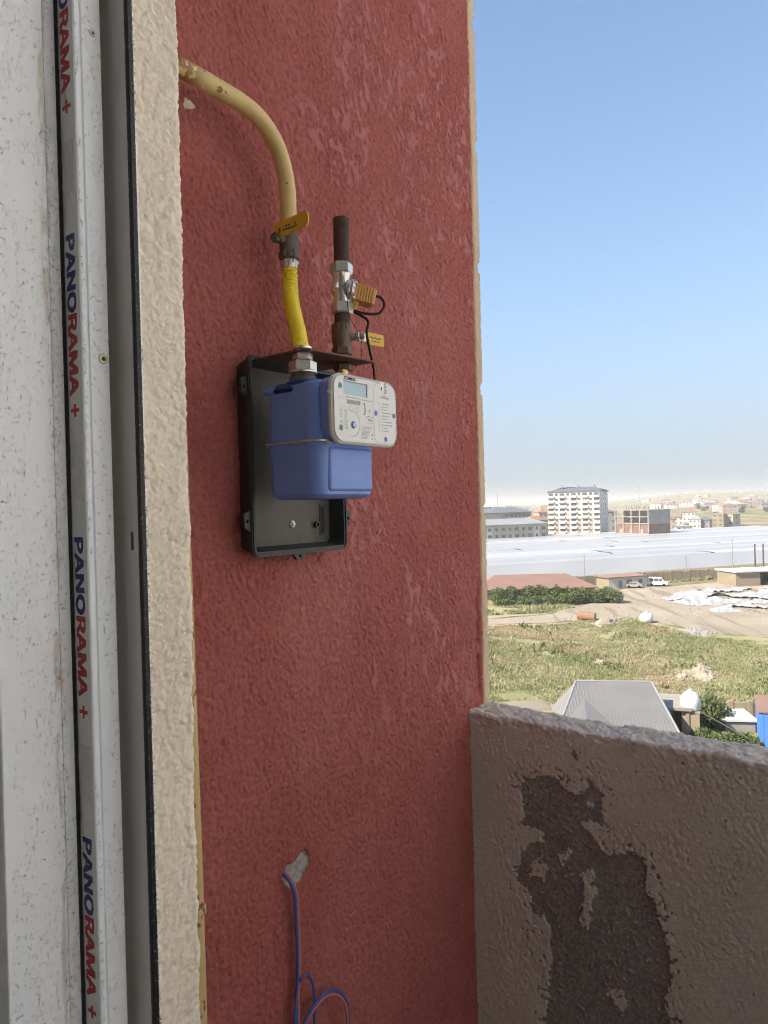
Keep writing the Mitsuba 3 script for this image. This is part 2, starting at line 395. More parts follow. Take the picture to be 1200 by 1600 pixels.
PATCH = Polygon(OUT, HOLES)
pp_ = shapely.points(X.ravel(), Zc.ravel())
sd = shapely.distance(PATCH.boundary, pp_).reshape(X.shape)
sd = np.where(contains_xy(PATCH, X, Zc), sd, -sd)
sd = sd + .012 * (nz(X, S, .022, .022, 81, 2) - .5) + .013 * (nz(X, S, .0055, .0055, 82, 3) - .5)
inp = face & (sd > 0)
inp = inp | (face & (sd > -.03) & (nz(X, S, .006, .006, 83, 3) > .70 - .004 / np.maximum(-sd, .004) * .06))
spots = np.exp(-((X - .15) / .035) ** 2 - ((Zc - .55) / .06) ** 2) + np.exp(-((X - .265) / .03) ** 2 - ((Zc - 1.0) / .016) ** 2) + .7 * np.exp(-((X - .235) / .05) ** 2 - ((Zc - .935) / .02) ** 2)
inp = inp | (face & (nz(X, S, .007, .009, 84, 3) + .22 * np.clip(spots, 0, 1) > .86))
h2 = np.where(inp, -.0028 + .0017 * (nz(X, S, .005, .005, 85, 2) - .5) + .0018 * sstep(.74, .82, nz(X, S, .006, .006, 86, 1)), h2)
NY, NZ = np.broadcast_to(segs[:, 3], X.shape), np.broadcast_to(segs[:, 4], X.shape)
Pp = np.stack([X, Yc + NY * h2, Zc + NZ * h2], -1)
ontop = (np.broadcast_to(segs[:, 2], X.shape) == 1) & (sstep(PZ - .03, PZ - .004, Zc) + .5 * (nz(X, S, .012, .008, 88, 3) - .5) > .55)
ontop = ontop | (~ontop & (np.abs(Zc - PZ) < .012) & (nz(X, S, .014, .008, 89, 3) > .56))
plast, patch, topm = split(grid_mesh(Pp), [inp, ontop])
PP = thing('parapet_wall', 'brown plastered balcony parapet with a large dark peeled patch', 'wall')
add('plaster', plast, 'm_parapet', PP, smooth=True)
add('worn_top', topm, 'm_parapet_top', PP, smooth=True, label='rough weathered grey top of the parapet')
add('peeled_patch', patch, 'm_patch', PP, smooth=True, label='dark peeled patch of bare rough render')
add('core', cat([box(-.01, .86, PY0 + .008, PY1 - .008, 0, PZ - .02), box(.86, 3.6, PY0, PY1, 0, PZ), box(-.004, .86, PY0, PY0 + .01, 0, .28)]), 'm_parapet', PP)

# ------------------------------------------------------------------ facade wall with the plastered reveal (beige), balcony and room
RX = .12
zr = np.arange(.30, 2.55, .0018)
pr = [(RX, y, 1, 0) for y in np.arange(-.066, -.0075, .0018)]
pr += [(RX - .006 + .006 * math.cos(a), -.006 + .006 * math.sin(a), math.cos(a), math.sin(a)) for a in np.linspace(0, math.pi / 2, 5)]
pr += [(x, 0, 0, 1) for x in np.arange(RX - .008, -.004, -.004)]
pr = np.array(pr)
sl = np.concatenate([[0], np.cumsum(np.hypot(np.diff(pr[:, 0]), np.diff(pr[:, 1])))])
S3, Z3 = np.meshgrid(sl, zr, indexing='ij')
h3 = .0020 * grains(S3 + .2 * Z3, Z3, .0046, .0052, 91) + .0018 * grains(S3, Z3 + .3 * S3, .0092, .0112, 95) - .001 + .0016 * (nz(S3, Z3, .02, .03, 92, 2) - .5) + .004 * (nz(S3, Z3, .05, .13, 93, 2) - .5)
corner = np.exp(-((S3 - .0615) / .008) ** 2)
h3 += corner * .004 * (nz(S3, Z3, .02, .03, 94, 3) - .5)
# the corner runs a little out of plumb, as built
lean = (.0085 - .0055 * (2.25 - Z3) / 1.6) * sstep(.02, .06, S3)
P3 = np.stack([pr[:, 0][:, None] + pr[:, 2][:, None] * h3, pr[:, 1][:, None] + pr[:, 3][:, None] * h3 + lean - .004, Z3], -1)
FWL = thing('facade_wall', 'beige textured plaster edge of the door opening beside the white frame', 'wall')
add('plaster', grid_mesh(P3), 'm_beige', FWL, smooth=True)
add('masonry', cat([box(0.0, .112, -.066, -.008, 0, 2.55), box(-.012, .03, -.25, -.066, 0, 2.55), box(3.4, 3.8, -.25, 0, 0, 2.75), box(-.012, 3.8, -.25, 0, 2.75, 3.12), box(-.012, .112, -.066, -.008, 2.55, 2.75)]), 'm_room', FWL)
tag(add('balcony_floor', box(-.012, 3.6, 0, PY1 + .02, -.16, 0), 'm_floor'), kind='structure')
tag(add('side_wall', box(1.95, 2.05, .002, 1.0, .001, PZ - .001), 'm_parapet'), kind='structure')  # unseen end wall, set close in to cut low light on the red wall
tag(add('added_bounce_wing', box(5.2, 9, -4.6, 18, GZ - 1, 8.5), 'm_bounce_wing'), kind='structure')  # unseen wing, added to bounce sunlight onto the balcony and frame
tag(add('room_floor', box(-2, 3.8, -4.4, -.25, -.16, -.004), 'm_floor'), kind='structure')
tag(add('room_ceiling', box(-2, 3.8, -4.4, -.25, 2.75, 2.96), 'm_room'), kind='structure')
tag(add('room_walls', cat([box(-2, -.012, -.45, -.25, 0, 2.75), box(-2.2, -2, -4.4, -.25, 0, 2.75), box(3.8, 4, -4.4, -.25, 0, .5), box(3.8, 4, -4.4, -2.6, .5, .85), box(3.8, 4, -4.4, -2.6, .85, 2.75), box(-2.2, 4, -4.6, -4.4, 0, 2.96)]), 'm_room'), kind='structure')  # unseen room; opening in its right wall added to light the frame
tag(add('building_mass', cat([box(-14, 4, -4.6, -.26, GZ - 1, -.18), box(-14, -2.3, -4.6, -.26, -.1, 3.1)]), 'm_slab'), kind='structure')

# ------------------------------------------------------------------ door frame (white plastic profile)
DF = thing('door_frame', 'white stepped plastic door frame covered in dark dirt flecks', 'door frame')
sec = Polygon([(-.2085, .02), (-.2085, .0545), (-.2075, .0555), (-.1253, .0555), (-.1243, .0545), (-.1243, .030), (-.1203, .030), (-.1203, .089), (-.1193, .090), (-.1155, .090), (-.1150, .0895),
               (-.1150, .0868), (-.1108, .0868), (-.1108, .0895), (-.1103, .090), (-.0870, .0900), (-.0862, .0892), (-.0862, .052), (-.0745, .052), (-.0745, .124), (-.0735, .125),
               (-.0650, .125), (-.0640, .124), (-.0640, .02)])        # (y, x)
prof_m = trimesh.creation.extrude_polygon(sec, 2.5, engine='earcut')
prof_m = trimesh.Trimesh(prof_m.vertices[:, [1, 0, 2]], prof_m.faces[:, ::-1], process=False)
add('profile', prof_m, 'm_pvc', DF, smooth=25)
add('dusty_shaded_channel', box(.0525, .1222, -.0754, -.0747, 0, 2.5), 'm_dusty_shade', DF)
add('film_edge', cat([box(.0553, .0558, -.1392, -.1386, 0, 2.5)]), 'm_ink_light', DF)
add('gasket', prism(Polygon([(.1222, -.0752), (.1262, -.0752), (.1275, -.0735), (.1275, -.0722), (.1262, -.0712), (.1262, -.0668), (.1222, -.0668)]).buffer(0), 0.0, 2.5, 'z'), 'm_gasket_and_shade', DF)
add('groove_shade_strip', box(.032, .0575, -.1241, -.1212, 0, 2.5), 'm_gasket_and_shade', DF)  # black strip standing in for the deep shade of the groove
# protective film on the riser, printed
add('protective_film', box(.0580, .0885, -.1209, -.1202, 0, 2.5), 'm_film', DF)


def on_riser(m, z_top, x_base):
    """Lettering that reads downwards with its tops towards the opening."""
    v = m.vertices
    return trimesh.Trimesh(np.stack([x_base + v[:, 1], -.1209 - v[:, 2], z_top - v[:, 0]], -1), m.faces, process=False)


def fit(m, length, height):
    v = m.vertices.copy()
    v[:, :2] -= v[:, :2].min(0)
    v[:, :2] *= np.array([length, height]) / v[:, :2].max(0)
    return trimesh.Trimesh(v, m.faces, process=False)


t_blue = fit(meshkit.text_mesh('PANO', .02, .0003, True), .090, .0185)
t_red = fit(meshkit.text_mesh('RAMA', .02, .0003, True), .094, .0185)
def bolder(m):
    out = []
    for i_, (dx_, dy_) in enumerate(((0, 0), (.0011, .0004), (-.0011, .0004), (0, -.0008))):
        c_ = m.copy()
        c_.apply_translation((dx_, dy_, -.00004 * i_))
        out.append(c_)
    return cat(out)


t_blue, t_red = bolder(t_blue), bolder(t_red)
plus = cat([box(-.0075, .0075, -.0022, .0022, 0, .0003), box(-.0022, .0022, -.0085, .0085, .00001, .00031)])
for k in range(-1, 4):
    z = 1.879 - .3565 * k
    add('lettering', on_riser(t_blue, z, .0618), 'm_ink_blue', DF)
    add('lettering', on_riser(t_red, z - .0935, .0618), 'm_ink_red', DF)
    pl = plus.copy()
    pl.apply_translation((.206, .0095, 0))
    add('lettering', on_riser(pl, z, .0618), 'm_ink_red', DF)
    rows = []
    for q in range(5):
        a = .245
        while a < .313 - .006 * (q % 2):
            b = a + rng.uniform(.002, .007)
            rows.append(box(a, b, .001 + q * .0045, .0022 + q * .0045, 0, .0002))
            a = b + .0012
    add('fine_print', on_riser(cat(rows), z, .0618), 'm_ink_light', DF)

for (y, z, big) in ((-.0968, 2.1202, 0), (-.0946, 1.7347, 1)):
    rr = .0060 if big else .0042
    sc = add('screw', turned((.0896, y, z), (1, 0, 0), [(0, rr), (.0015, rr), (.0022, rr * .85), (.0022, rr * .5), (.0008, rr * .4)], 20), 'm_zinc_yellow' if big else 'm_zinc', DF,
             label='yellow zinc screw head in the frame' if big else 'small grey screw head high in the frame')
    add('recess', turned((.0908, y, z), (1, 0, 0), [(0, rr * .42), (.0003, rr * .42)], 6), 'm_rubber', sc)
for z, dz in ((1.517, .011),):
    add('drain_slot', box(.108, .113, -.0755, -.0759, z - dz, z + dz), 'm_dirt_grey', DF)
# dirt flecks
fl = []


def fleck(c, ua, ub, nrm, L, W):
    a = rng.uniform(0, math.pi)
    d = np.array(ua) * math.cos(a) + np.array(ub) * math.sin(a)
    e = np.cross(nrm, d)
    p = np.array(c) + np.array(nrm) * .0003
    q = np.array(nrm) * .0005
    k = e * rng.normal() * L * .3
    fl.append(trimesh.Trimesh([p - d * L, p + e * W + k, p + d * L, p - e * W + k, p + q + k], [[0, 1, 4], [1, 2, 4], [2, 3, 4], [3, 0, 4]], process=False))


for y0, y1, x, nfl in ((-.207, -.1255, .0555, 5600), (-.1195, -.1157, .090, 700), (-.1100, -.086, .090, 1300), (-.0662, -.0642, .125, 900)):
    zz = rng.uniform(.5, 2.45, nfl)
    yy = rng.uniform(y0, y1, nfl)
    dens = meshkit.fbm(np.stack([yy / .03, zz / .12, zz * 0], -1), 3, 101)
    for z, y, dd in zip(zz, yy, dens):
        if dd > .36:
            L = min(rng.lognormal(-6.85, .55), .005)
            fleck((x, y, z), (0, 1, 0), (0, 0, 1), (1, 0, 0), L, rng.uniform(.0002, .0005))
for z, y in zip(rng.uniform(.5, 2.45, 900), -.1375 + .0035 * rng.normal(size=900)):
    if nz(np.array([z]), np.array([0.]), .12, 1, 105)[0] > .42:
        fleck((.0555, y, z), (0, 1, 0), (0, 0, 1), (1, 0, 0), min(rng.lognormal(-6.6, .5), .005), rng.uniform(.0002, .0006))
half = len(fl) // 2
random.Random(3).shuffle(fl)
add('dirt_fleck', cat(fl[:half]), 'm_dirt', DF, kind='stuff')
keep_, fl = fl, []
for z, y in zip(rng.uniform(.5, 2.45, 420), rng.uniform(-.0742, -.0668, 420)):
    fleck((.1272 if -.0735 < y < -.0718 else .1262, y, z), (0, 1, 0), (0, 0, 1), (1, 0, 0), min(rng.lognormal(-7.0, .5), .003), rng.uniform(.0002, .0005))
add('dust_fleck', cat(fl), 'm_dust', DF, kind='stuff')
fl = keep_
add('dirt_fleck', cat(fl[half:]), 'm_dirt_grey', DF, kind='stuff')

# ------------------------------------------------------------------ gas pipes
GR = thing('riser_pipe', 'rust spotted yellow gas riser pipe standing in the wall corner', 'pipe')
add('tube', tube([(.045, .0505, .0), (.045, .0500, 1.0), (.045, .038, 2.15)], .0135, 20), 'm_riser', GR)
add('joint', turned((.045, .050, .985), (0, 0, 1), [(0, .0135), (.004, .0165), (.011, .0165), (.015, .0135)]), 'm_riser', GR)
GP = thing('gas_pipe', 'bent yellow gas inlet pipe with rusted end crossing the red wall', 'pipe')
path = spline([(.05, .052, 2.171), (.05, .09, 2.1715), (.05, .13, 2.1718), (.05, .17, 2.1712), (.05, .200, 2.1665), (.05, .226, 2.154), (.05, .247, 2.134), (.05, .261, 2.107), (.05, .2685, 2.075), (.05, .270, 2.04), (.05, .270, 1.995)], 90)
add('tube', tube(path, .0135, 24), 'm_gas_yellow', GP)
V1 = thing('inlet_valve', 'grey brass ball valve with yellow lever sticking out, on the bent yellow pipe', 'valve')
add('body', cat([turned((.05, .2695, 1.957), (0, 0, 1), [(0, .0135), (.002, .0165), (.010, .0165), (.012, .0148), (.018, .0158), (.032, .0158), (.036, .0145), (.046, .0145), (.048, .0135)]),
                 ]), 'm_iron_grey', V1)
add('hex_nut', hexnut((.05, .2695, 1.957), (0, 0, 1), .013, .0178), 'm_old_brass', V1)
add('stem', cat([turned((.05, .26, 1.985), (0, -1, 0), [(0, .007), (.014, .007), (.015, .0055), (.022, .0055)]), hexnut((.05, .242, 1.985), (0, -1, 0), .007, .0085)]), 'm_iron_grey', V1)


def lever_plate(L, W, t, cut=.25):
    """A handle in its own plane: along +a, width b, thickness c; the end round."""
    return rrect(-.008, L, -W / 2, W / 2, W * .22)


lv = prism(Polygon([(-.002, -.0105), (.066, -.006), (.071, -.001), (.071, .012), (.067, .016), (-.002, .0125)]).buffer(.001), -.0012, .0012, 'z')
v = lv.vertices
lv = trimesh.Trimesh(np.stack([.047 + v[:, 0], .2425 + v[:, 2], 1.9945 + v[:, 1]], -1), lv.faces[:, ::-1], process=False)
L1 = add('lever', lv, 'm_lever', V1, label='yellow flat lever handle')
dots = [box(.056, .059, .2407, .2412, 1.990, 1.999)]
for a in range(5):
    dots.append(box(.064 + a * .0065, .069 + a * .0065, .2407, .2412, 1.9925, 1.9950))
    if a in (1, 2, 4):
        dots.append(box(.064 + a * .0065, .0675 + a * .0065, .2407, .2412, 1.9975, 2.0000))
add('print', cat(dots), 'm_ink_grey', L1)
HS = thing('gas_hose', 'yellow corrugated gas hose between the grey valve and the blue meter', 'hose')
hp = spline([(.05, .2692, 1.947), (.0505, .2690, 1.925), (.058, .262, 1.895), (.075, .2495, 1.862), (.098, .2335, 1.828), (.115, .2195, 1.803), (.1235, .2155, 1.787)], 234)
seglen = np.concatenate([[0], np.cumsum(np.linalg.norm(np.diff(hp, axis=0), axis=1))])
add('corrugated_tube', tube(hp, .0123 + .0009 * np.sin(seglen / .0066 * 2 * math.pi), 22), 'm_hose', HS, smooth=True)
add('ferrule', cat([turned((.05, .2692, 1.942), (0, 0, 1), [(0, .0128), (.003, .0138), (.011, .0138), (.015, .0120)]), hexnut((.05, .2692, 1.949), (0, 0, 1), .007, .0150)]), 'm_steel', HS)
add('ferrule', cat([turned((.125, .2145, 1.772), (0, 0, 1), [(0, .0125), (.017, .0125), (.019, .0145), (.022, .0145)]), hexnut((.125, .2145, 1.774), (0, 0, 1), .011, .0150)]), 'm_nickel', HS)

OX, OY = .115, .322
OP = thing('outlet_pipe', 'rusty brown open ended pipe stub above the silver valve', 'pipe')
add('tube', tube([(OX, OY + .003, 1.94), (OX, OY + .004, 2.024)], .0133, 24), 'm_rust', OP)
add('mouth', turned((OX, OY + .004, 2.020), (0, 0, 1), [(0, .0136), (.004, .0136), (.005, .0125), (.005, .0105), (-.002, .0100)]), 'm_rust', OP)
add('nipple', tube([(OX, OY, 1.84), (OX, OY + .001, 1.888)], .0128, 20), 'm_rust', OP)
SV = thing('solenoid_valve', 'silver solenoid shut-off valve with orange ribbed coil on the rusty pipe', 'valve')
axd = np.array([.55, .80, -.22])
axd /= np.linalg.norm(axd)
vc = np.array([OX, OY + .001, 1.9085])
body = cat([turned(vc + [0, 0, -.034], (0, 0, 1), [(0, .0150), (.008, .0160), (.018, .0135), (.030, .0150), (.038, .0150), (.052, .0135), (.060, .0160), (.068, .0150)], 24),
            turned(vc, axd, [(-.004, .014), (.004, .0185), (.010, .0190), (.012, .0175)], 24), turned(vc, -axd, [(0, .012), (.012, .0125), (.016, .009)], 20)])
add('body', body, 'm_nickel', SV)
add('hex_nut', hexnut(vc + [0, 0, .024], (0, 0, 1), .018, .0190), 'm_nickel', SV)
add('hex_nut', hexnut(vc + [0, 0, -.041], (0, 0, 1), .018, .0190), 'm_nickel', SV)
add('flange', turned(vc, axd, [(.012, .0195), (.0125, .0215), (.017, .0215), (.0178, .020)], 24), 'm_nickel', SV)
e1 = np.cross(axd, [0, 0, 1.0])
e1 /= np.linalg.norm(e1)
e2 = np.cross(e1, axd)
for a in (.8, 2.37, 3.94, 5.5):
    p = vc + axd * .0178 + (e1 * math.cos(a) + e2 * math.sin(a)) * .0178
    add('bolt', hexnut(p, axd, .003, .0032), 'm_steel', SV)


def obox(c, a, b, d, ha, hb, hd, r=.002):
    m = rbox(-ha, ha, -hb, hb, -hd, hd, r, 8)
    v = m.vertices
    return trimesh.Trimesh(np.asarray(c) + v[:, :1] * a + v[:, 1:2] * b + v[:, 2:] * d, m.faces, process=False)


cc = vc + axd * .036
coil = add('coil', obox(cc, axd, e1, e2, .0175, .0125, .0140), 'm_coil', SV, label='orange ribbed plastic coil housing')
ribs = [obox(cc + e1 * s * .0129 + axd * (k * .0048 - .0144), axd, e1, e2, .0013, .0016, .0132, .0005) for k in range(7) for s in (-1, 1)]
add('rib', cat(ribs), 'm_coil', coil, kind='stuff')
add('end_bracket', obox(cc + axd * .0190, axd, e1, e2, .0012, .011, .013, .0006), 'm_coil_pale', SV)
add('cable_gland', turned(cc - e2 * .0135 - axd * .010, -e2, [(0, .0065), (.006, .006), (.007, .0048), (.010, .0048), (.011, .004), (.014, .004)], 16), 'm_coil', SV)
g0 = cc - e2 * .0255 - axd * .010
cab = spline([g0 + [0, 0, .004], g0 + [0, 0, -.004], (OX + .036, OY + .022, 1.855), (OX + .034, OY + .021, 1.835), (OX + .030, OY + .033, 1.81), (OX + .026, OY + .047, 1.785), (OX + .026, OY + .05, 1.76), (OX + .03, OY + .045, 1.725)], 60)
add('cable', tube(cab, .0022, 10), 'm_rubber', SV)
q = cc + axd * .02
loop = spline([q + e2 * .006, q + axd * .012 + e2 * .006, q + axd * .020 - e2 * .004, q + axd * .014 - e2 * .020, q - axd * .006 - e2 * .027, q - axd * .024 - e2 * .028, g0 + [0, 0, .004]], 50)
add('cable', tube(loop, .0022, 10), 'm_rubber', SV)
V2 = thing('outlet_valve', 'old brass ball valve with orange lever under the silver solenoid valve', 'valve')
add('body', turned((OX, OY - .002, 1.793), (0, 0, 1), [(0, .0125), (.010, .0125), (.012, .0150), (.024, .0150), (.030, .0165), (.045, .0165), (.050, .0150), (.056, .0150), (.057, .013)]), 'm_old_brass', V2)
add('hex_nut', hexnut((OX, OY - .002, 1.800), (0, 0, 1), .012, .0172), 'm_old_brass', V2)
add('hex_nut', hexnut((OX, OY - .002, 1.838), (0, 0, 1), .013, .0165), 'm_old_brass', V2)
ST = np.array([OX, OY, 1.830])
sd = np.array([.86, .5, 0])
add('stem', cat([turned(ST, sd, [(.01, .0065), (.020, .0065), (.021, .005), (.036, .005)], 16), hexnut(ST + sd * .0225, sd, .006, .0085)]), 'm_steel', V2)
ld = np.array([.12, .99, 0.0])
lb = ST + sd * .027
lz = np.array([0, 0, 1.0])
ln = np.cross(ld, lz)
add('lever_arm', obox(lb + ld * .008, ld, lz, ln, .014, .0075, .0011, .001), 'm_steel', V2)
L2 = add('lever', obox(lb + ld * .037, ld, lz, ln, .0215, .0105, .0018, .0016), 'm_lever', V2, label='orange plastic lever sleeve')
pr2 = []
for a in range(7):
    pr2.append(obox(lb + ld * (.026 + a * .0038) + lz * (.0015 if a % 3 else .003) + ln * .0021, ld, lz, ln, .0014, .0011, .00015, .0001))
    pr2.append(obox(lb + ld * (.028 + a * .003) - lz * .0035 + ln * .0021, ld, lz, ln, .0012, .0008, .00015, .0001))
add('print', cat(pr2), 'm_ink_grey', L2)
SW = thing('seal_wire', 'thin dark seal wire looped from solenoid valve to the orange lever', 'wire')
add('strand', tube(spline([(OX + .014, OY - .010, 1.925), (OX + .018, OY - .008, 1.89), (OX + .018, OY - .004, 1.865), (OX + .022, OY + .004, 1.845), (OX + .03, OY + .012, 1.833)], 30), .0005, 6), 'm_rubber', SW)
add('strand', tube(spline([(OX + .03, OY + .012, 1.826), (OX + .03, OY + .012, 1.80), (OX + .022, OY + .012, 1.785), (OX + .006, OY + .012, 1.772)], 20), .0005, 6), 'm_rust_plate', SW)
BR = thing('pipe_bracket', 'rusty flat steel bracket plate joining the two meter pipes', 'bracket')
bp = Polygon([(.004, .207), (.03, .200), (.120, .196), (.150, .203), (.152, .352), (.146, .362), (.060, .352), (.004, .345)])
plate = prism(bp, 1.7845, 1.7872, 'z')
plate.vertices[:, 2] += .012 * sstep(.10, .0, plate.vertices[:, 0]) * 0 + .004 * (plate.vertices[:, 1] - .2) / .15
add('plate', plate, 'm_rust_plate', BR)
add('back_flange', box(.001, .0042, .207, .345, 1.745, 1.787), 'm_rust_plate', BR)
add('lock_nut', hexnut((OX, OY, 1.7745), (0, 0, 1), .010, .0165), 'm_old_brass', BR)

# ------------------------------------------------------------------ meter box (black tray)
TB = thing('meter_box', 'open black meter box tray fixed to the red wall behind the meter', 'meter box')
o = rrect(.183, .413, 1.4755, 1.7935, .014)
ob = rrect(.193, .405, 1.4845, 1.7865, .012)
inn = o.buffer(-.0085)


def loft(pa, xa, pb, xb, n=96):
    """Side wall between two outlines at two depths."""
    A = np.array([pa.exterior.interpolate(t, normalized=True).coords[0] for t in np.linspace(0, 1, n)])
    B = np.array([pb.exterior.interpolate(t, normalized=True).coords[0] for t in np.linspace(0, 1, n)])
    return grid_mesh(np.stack([np.c_[np.full(n, xa), A], np.c_[np.full(n, xb), B]], 0))


add('side', cat([loft(ob, .001, o.buffer(-.003), .034), loft(ob.buffer(-.006), .007, inn.buffer(-.0005), .038)]), 'm_tray', TB)
add('rim', cat([prism(o.difference(inn), .032, .0385, 'x'), prism(o.buffer(-.0022).difference(o.buffer(-.0045)), .0385, .0405, 'x')]), 'm_tray', TB, label='raised double lip around the tray')
add('back_plate', prism(ob.buffer(-.001), .0015, .008, 'x'), 'm_tray_floor', TB)
for i, (yc, zc, dy, dz) in enumerate(((.177, 1.742, -1, 0), (.177, 1.533, -1, 0), (.419, 1.531, 1, 0), (.419, 1.74, 1, 0), (.292, 1.4725, 0, -1))):
    if dz == 0:
        pol = Polygon([(yc - dy * .006, zc - .017), (yc + dy * .006, zc - .010), (yc + dy * .007, zc + .012), (yc - dy * .006, zc + .017)])
        hp_ = Point(yc + dy * .0005, zc).buffer(.0026)
    else:
        pol = Polygon([(yc - .017, zc + .006), (yc - .008, zc - .007), (yc + .009, zc - .007), (yc + .017, zc + .006)])
        hp_ = Point(yc, zc - .001).buffer(.0028)
    add('fixing_ear', prism(pol.difference(hp_), .030, .036, 'x'), 'm_tray', TB)
for y, z in ((.205, 1.742), (.205, 1.522), (.362, 1.522)):
    add('screw_boss', turned((.008, y, z), (1, 0, 0), [(0, .0060), (.006, .0055), (.006, .0030), (.001, .0028)], 20), 'm_tray', TB)
sb = add('wall_screw', turned((.008, .3035, 1.5245), (1, 0, 0), [(0, .0062), (.0016, .0062), (.0022, .0052), (.0022, .0050)], 24), 'm_zinc', TB, label='zinc screw with washer in the back plate')
add('head', turned((.0102, .3035, 1.5245), (1, 0, 0), [(0, .0042), (.002, .0038), (.003, .002)], 20), 'm_steel', sb)
for y, z in ((.252, 1.4805), (.342, 1.4805)):
    add('rim_hole', turned((.0384, y, z), (1, 0, 0), [(0, .0019), (.0004, .0019)], 12), 'm_rubber', TB)
add('slot', prism(rrect(.213, .2165, 1.715, 1.757, .0017), .008, .0086, 'x'), 'm_rubber', TB)
add('knockout', prism(Polygon([(.385, 1.507), (.385, 1.552), (.372, 1.557), (.372, 1.502)]), .008, .0088, 'x'), 'm_rubber', TB)

# ------------------------------------------------------------------ gas meter
GM = thing('gas_meter', 'blue gas meter with a pale grey display unit on its front', 'gas meter')
BY0, BY1, BX0, BX1 = .1935, .331, .058, .1735


def meter_half(z0, z1, taper):
    """A pressed shell: rounded plan, soft outer edge."""
    base = rrect(BX0, BX1, BY0, BY1, .022, 10)
    rings = []
    zz = np.linspace(0, 1, 14)
    for t in zz:
        inset = taper * t + (.010 * (1 - math.sqrt(max(0, 1 - max(0, (t - .86) / .14) ** 2))))
        rr = base.buffer(-inset) if inset > 0 else base
        rings.append(np.array([rr.exterior.interpolate(s, normalized=True).coords[0] for s in np.linspace(0, 1, 97)[:-1]]))
    z = z0 + (z1 - z0) * zz
    v = np.vstack([np.c_[g, np.full(96, h)] for g, h in zip(rings, z)])
    v = np.vstack([v, [[(BX0 + BX1) / 2, (BY0 + BY1) / 2, z1]]])
    f = []
    for i in range(13):
        for j in range(96):
            k = (j + 1) % 96
            f += [[i * 96 + j, i * 96 + k, (i + 1) * 96 + k], [i * 96 + j, (i + 1) * 96 + k, (i + 1) * 96 + j]]
    o_ = 13 * 96
    f += [[len(v) - 1, o_ + j, o_ + (j + 1) % 96] for j in range(96)]
    return trimesh.Trimesh(v, np.array(f), process=False)


SEAM = 1.6495
bl = add('body', meter_half(SEAM + .001, 1.742, .0025), 'm_meter', GM, smooth=40)
scene[bl]['face_normals'] = scene[bl]['face_normals']
lowm = meter_half(SEAM - .001, 1.5645, .003)
lowm.invert()
add('body', lowm, 'm_meter', GM, smooth=40)
# raised front panel of the lower shell and shoulder of the upper one
add('front_panel', rbox(BX1 - .012, BX1 + .0020, BY0 + .019, BY1 - .014, 1.5755, SEAM - .007, .006, 16), 'm_meter', GM)
band = rrect(BX0 - .006, BX1 + .005, BY0 - .005, BY1 + .004, .024, 10)
add('seam_band', cat([prism(band.difference(rrect(BX0 + .004, BX1 - .004, BY0 + .004, BY1 - .004, .018)), SEAM - .0016, SEAM + .0012, 'z')]), 'm_steel', GM, label='thin metal seam band around the blue body')
for y in (.212, .310):
    add('seam_clip', cat([turned((BX1 + .0065, y, SEAM - .003), (0, 0, 1), [(0, .002), (.005, .002)], 10), rbox(BX1 + .001, BX1 + .007, y - .008, y + .002, SEAM - .004, SEAM + .002, .001, 6)]), 'm_steel', GM)
sh = m3.Manifold.batch_hull([m3.Manifold.cylinder(.004, .026, .023, 32).translate((.120, .2205, 1.741)), m3.Manifold.cylinder(.004, .020, .012, 24).translate((.120, .2205, 1.7465))])
add('shoulder', from_m(sh), 'm_meter', GM)
add('inlet_neck', turned((.125, .2145, 1.742), (0, 0, 1), [(0, .021), (.006, .0205), (.009, .0175), (.016, .0172)], 28), 'm_iron_grey', GM)
un = add('union_nut', hexnut((.125, .2145, 1.7565), (0, 0, 1), .0165, .0212), 'm_nickel', GM, label='nickel hexagon union nut on the inlet')
add('collar', turned((.125, .2145, 1.7535), (0, 0, 1), [(0, .0205), (.001, .0225), (.003, .0225), (.004, .0205)], 28), 'm_nickel', un)
add('outlet_neck', cat([turned((OX, OY - .012, 1.742), (0, 0, 1), [(0, .019), (.012, .0165), (.018, .0165)], 24), turned((OX, OY - .004, 1.7600), (0, 0, 1), [(0, .011), (.024, .011)], 20)]), 'm_brass', GM)
add('mounting_lug', rbox(BX0 - .006, BX0 + .02, BY0 + .002, BY0 + .022, 1.728, 1.7405, .004), 'm_meter', GM)
bars = []
a = .082
while a < .120:
    b = a + rng.choice([.0012, .0022, .0032])
    bars.append(box(a, b, BY0 + .0008, BY0 + .0022, 1.7260, 1.7325))
    a = b + rng.choice([.0008, .0014])
for k in range(7):
    bars.append(box(.085 + k * .0045, .0882 + k * .0045, BY0 + .0010, BY0 + .0024, 1.7345, 1.7358))
add('stamped_code', cat(bars), 'm_ink_blue', GM)
# display unit
FY0, FY1, FZ0, FZ1 = .1985, .3545, 1.6455, 1.7455
dh = add('display_housing', from_m(m3.Manifold.batch_hull([m3.Manifold.cylinder(.020, .020, .0225, 40).rotate((0, 90, 0)).translate((.171, y, z)) for y in (FY0 + .022, FY1 - .022) for z in (FZ0 + .022, FZ1 - .022)])), 'm_meter_housing', GM, label='blue back shell of the display unit')
rimp = rrect(FY0 - .0015, FY1 + .0015, FZ0 - .0015, FZ1 + .0015, .0215, 12)
rimm = prism(rimp, .1895, .1945, 'x')
add('display_rim', cat([rimm, loft(rimp, .1945, rimp.buffer(-.0022), .1965, 128), prism(rimp.buffer(-.0021), .1935, .1949, 'x')]), 'm_rim', dh, smooth=30)
fp = rrect(FY0 + .0022, FY1 - .0022, FZ0 + .0022, FZ1 - .0022, .019, 12)
lcd_r = sbox(.2222, 1.7165, .2790, 1.7370)
PX = .1972
fk = GM + '__display_face'
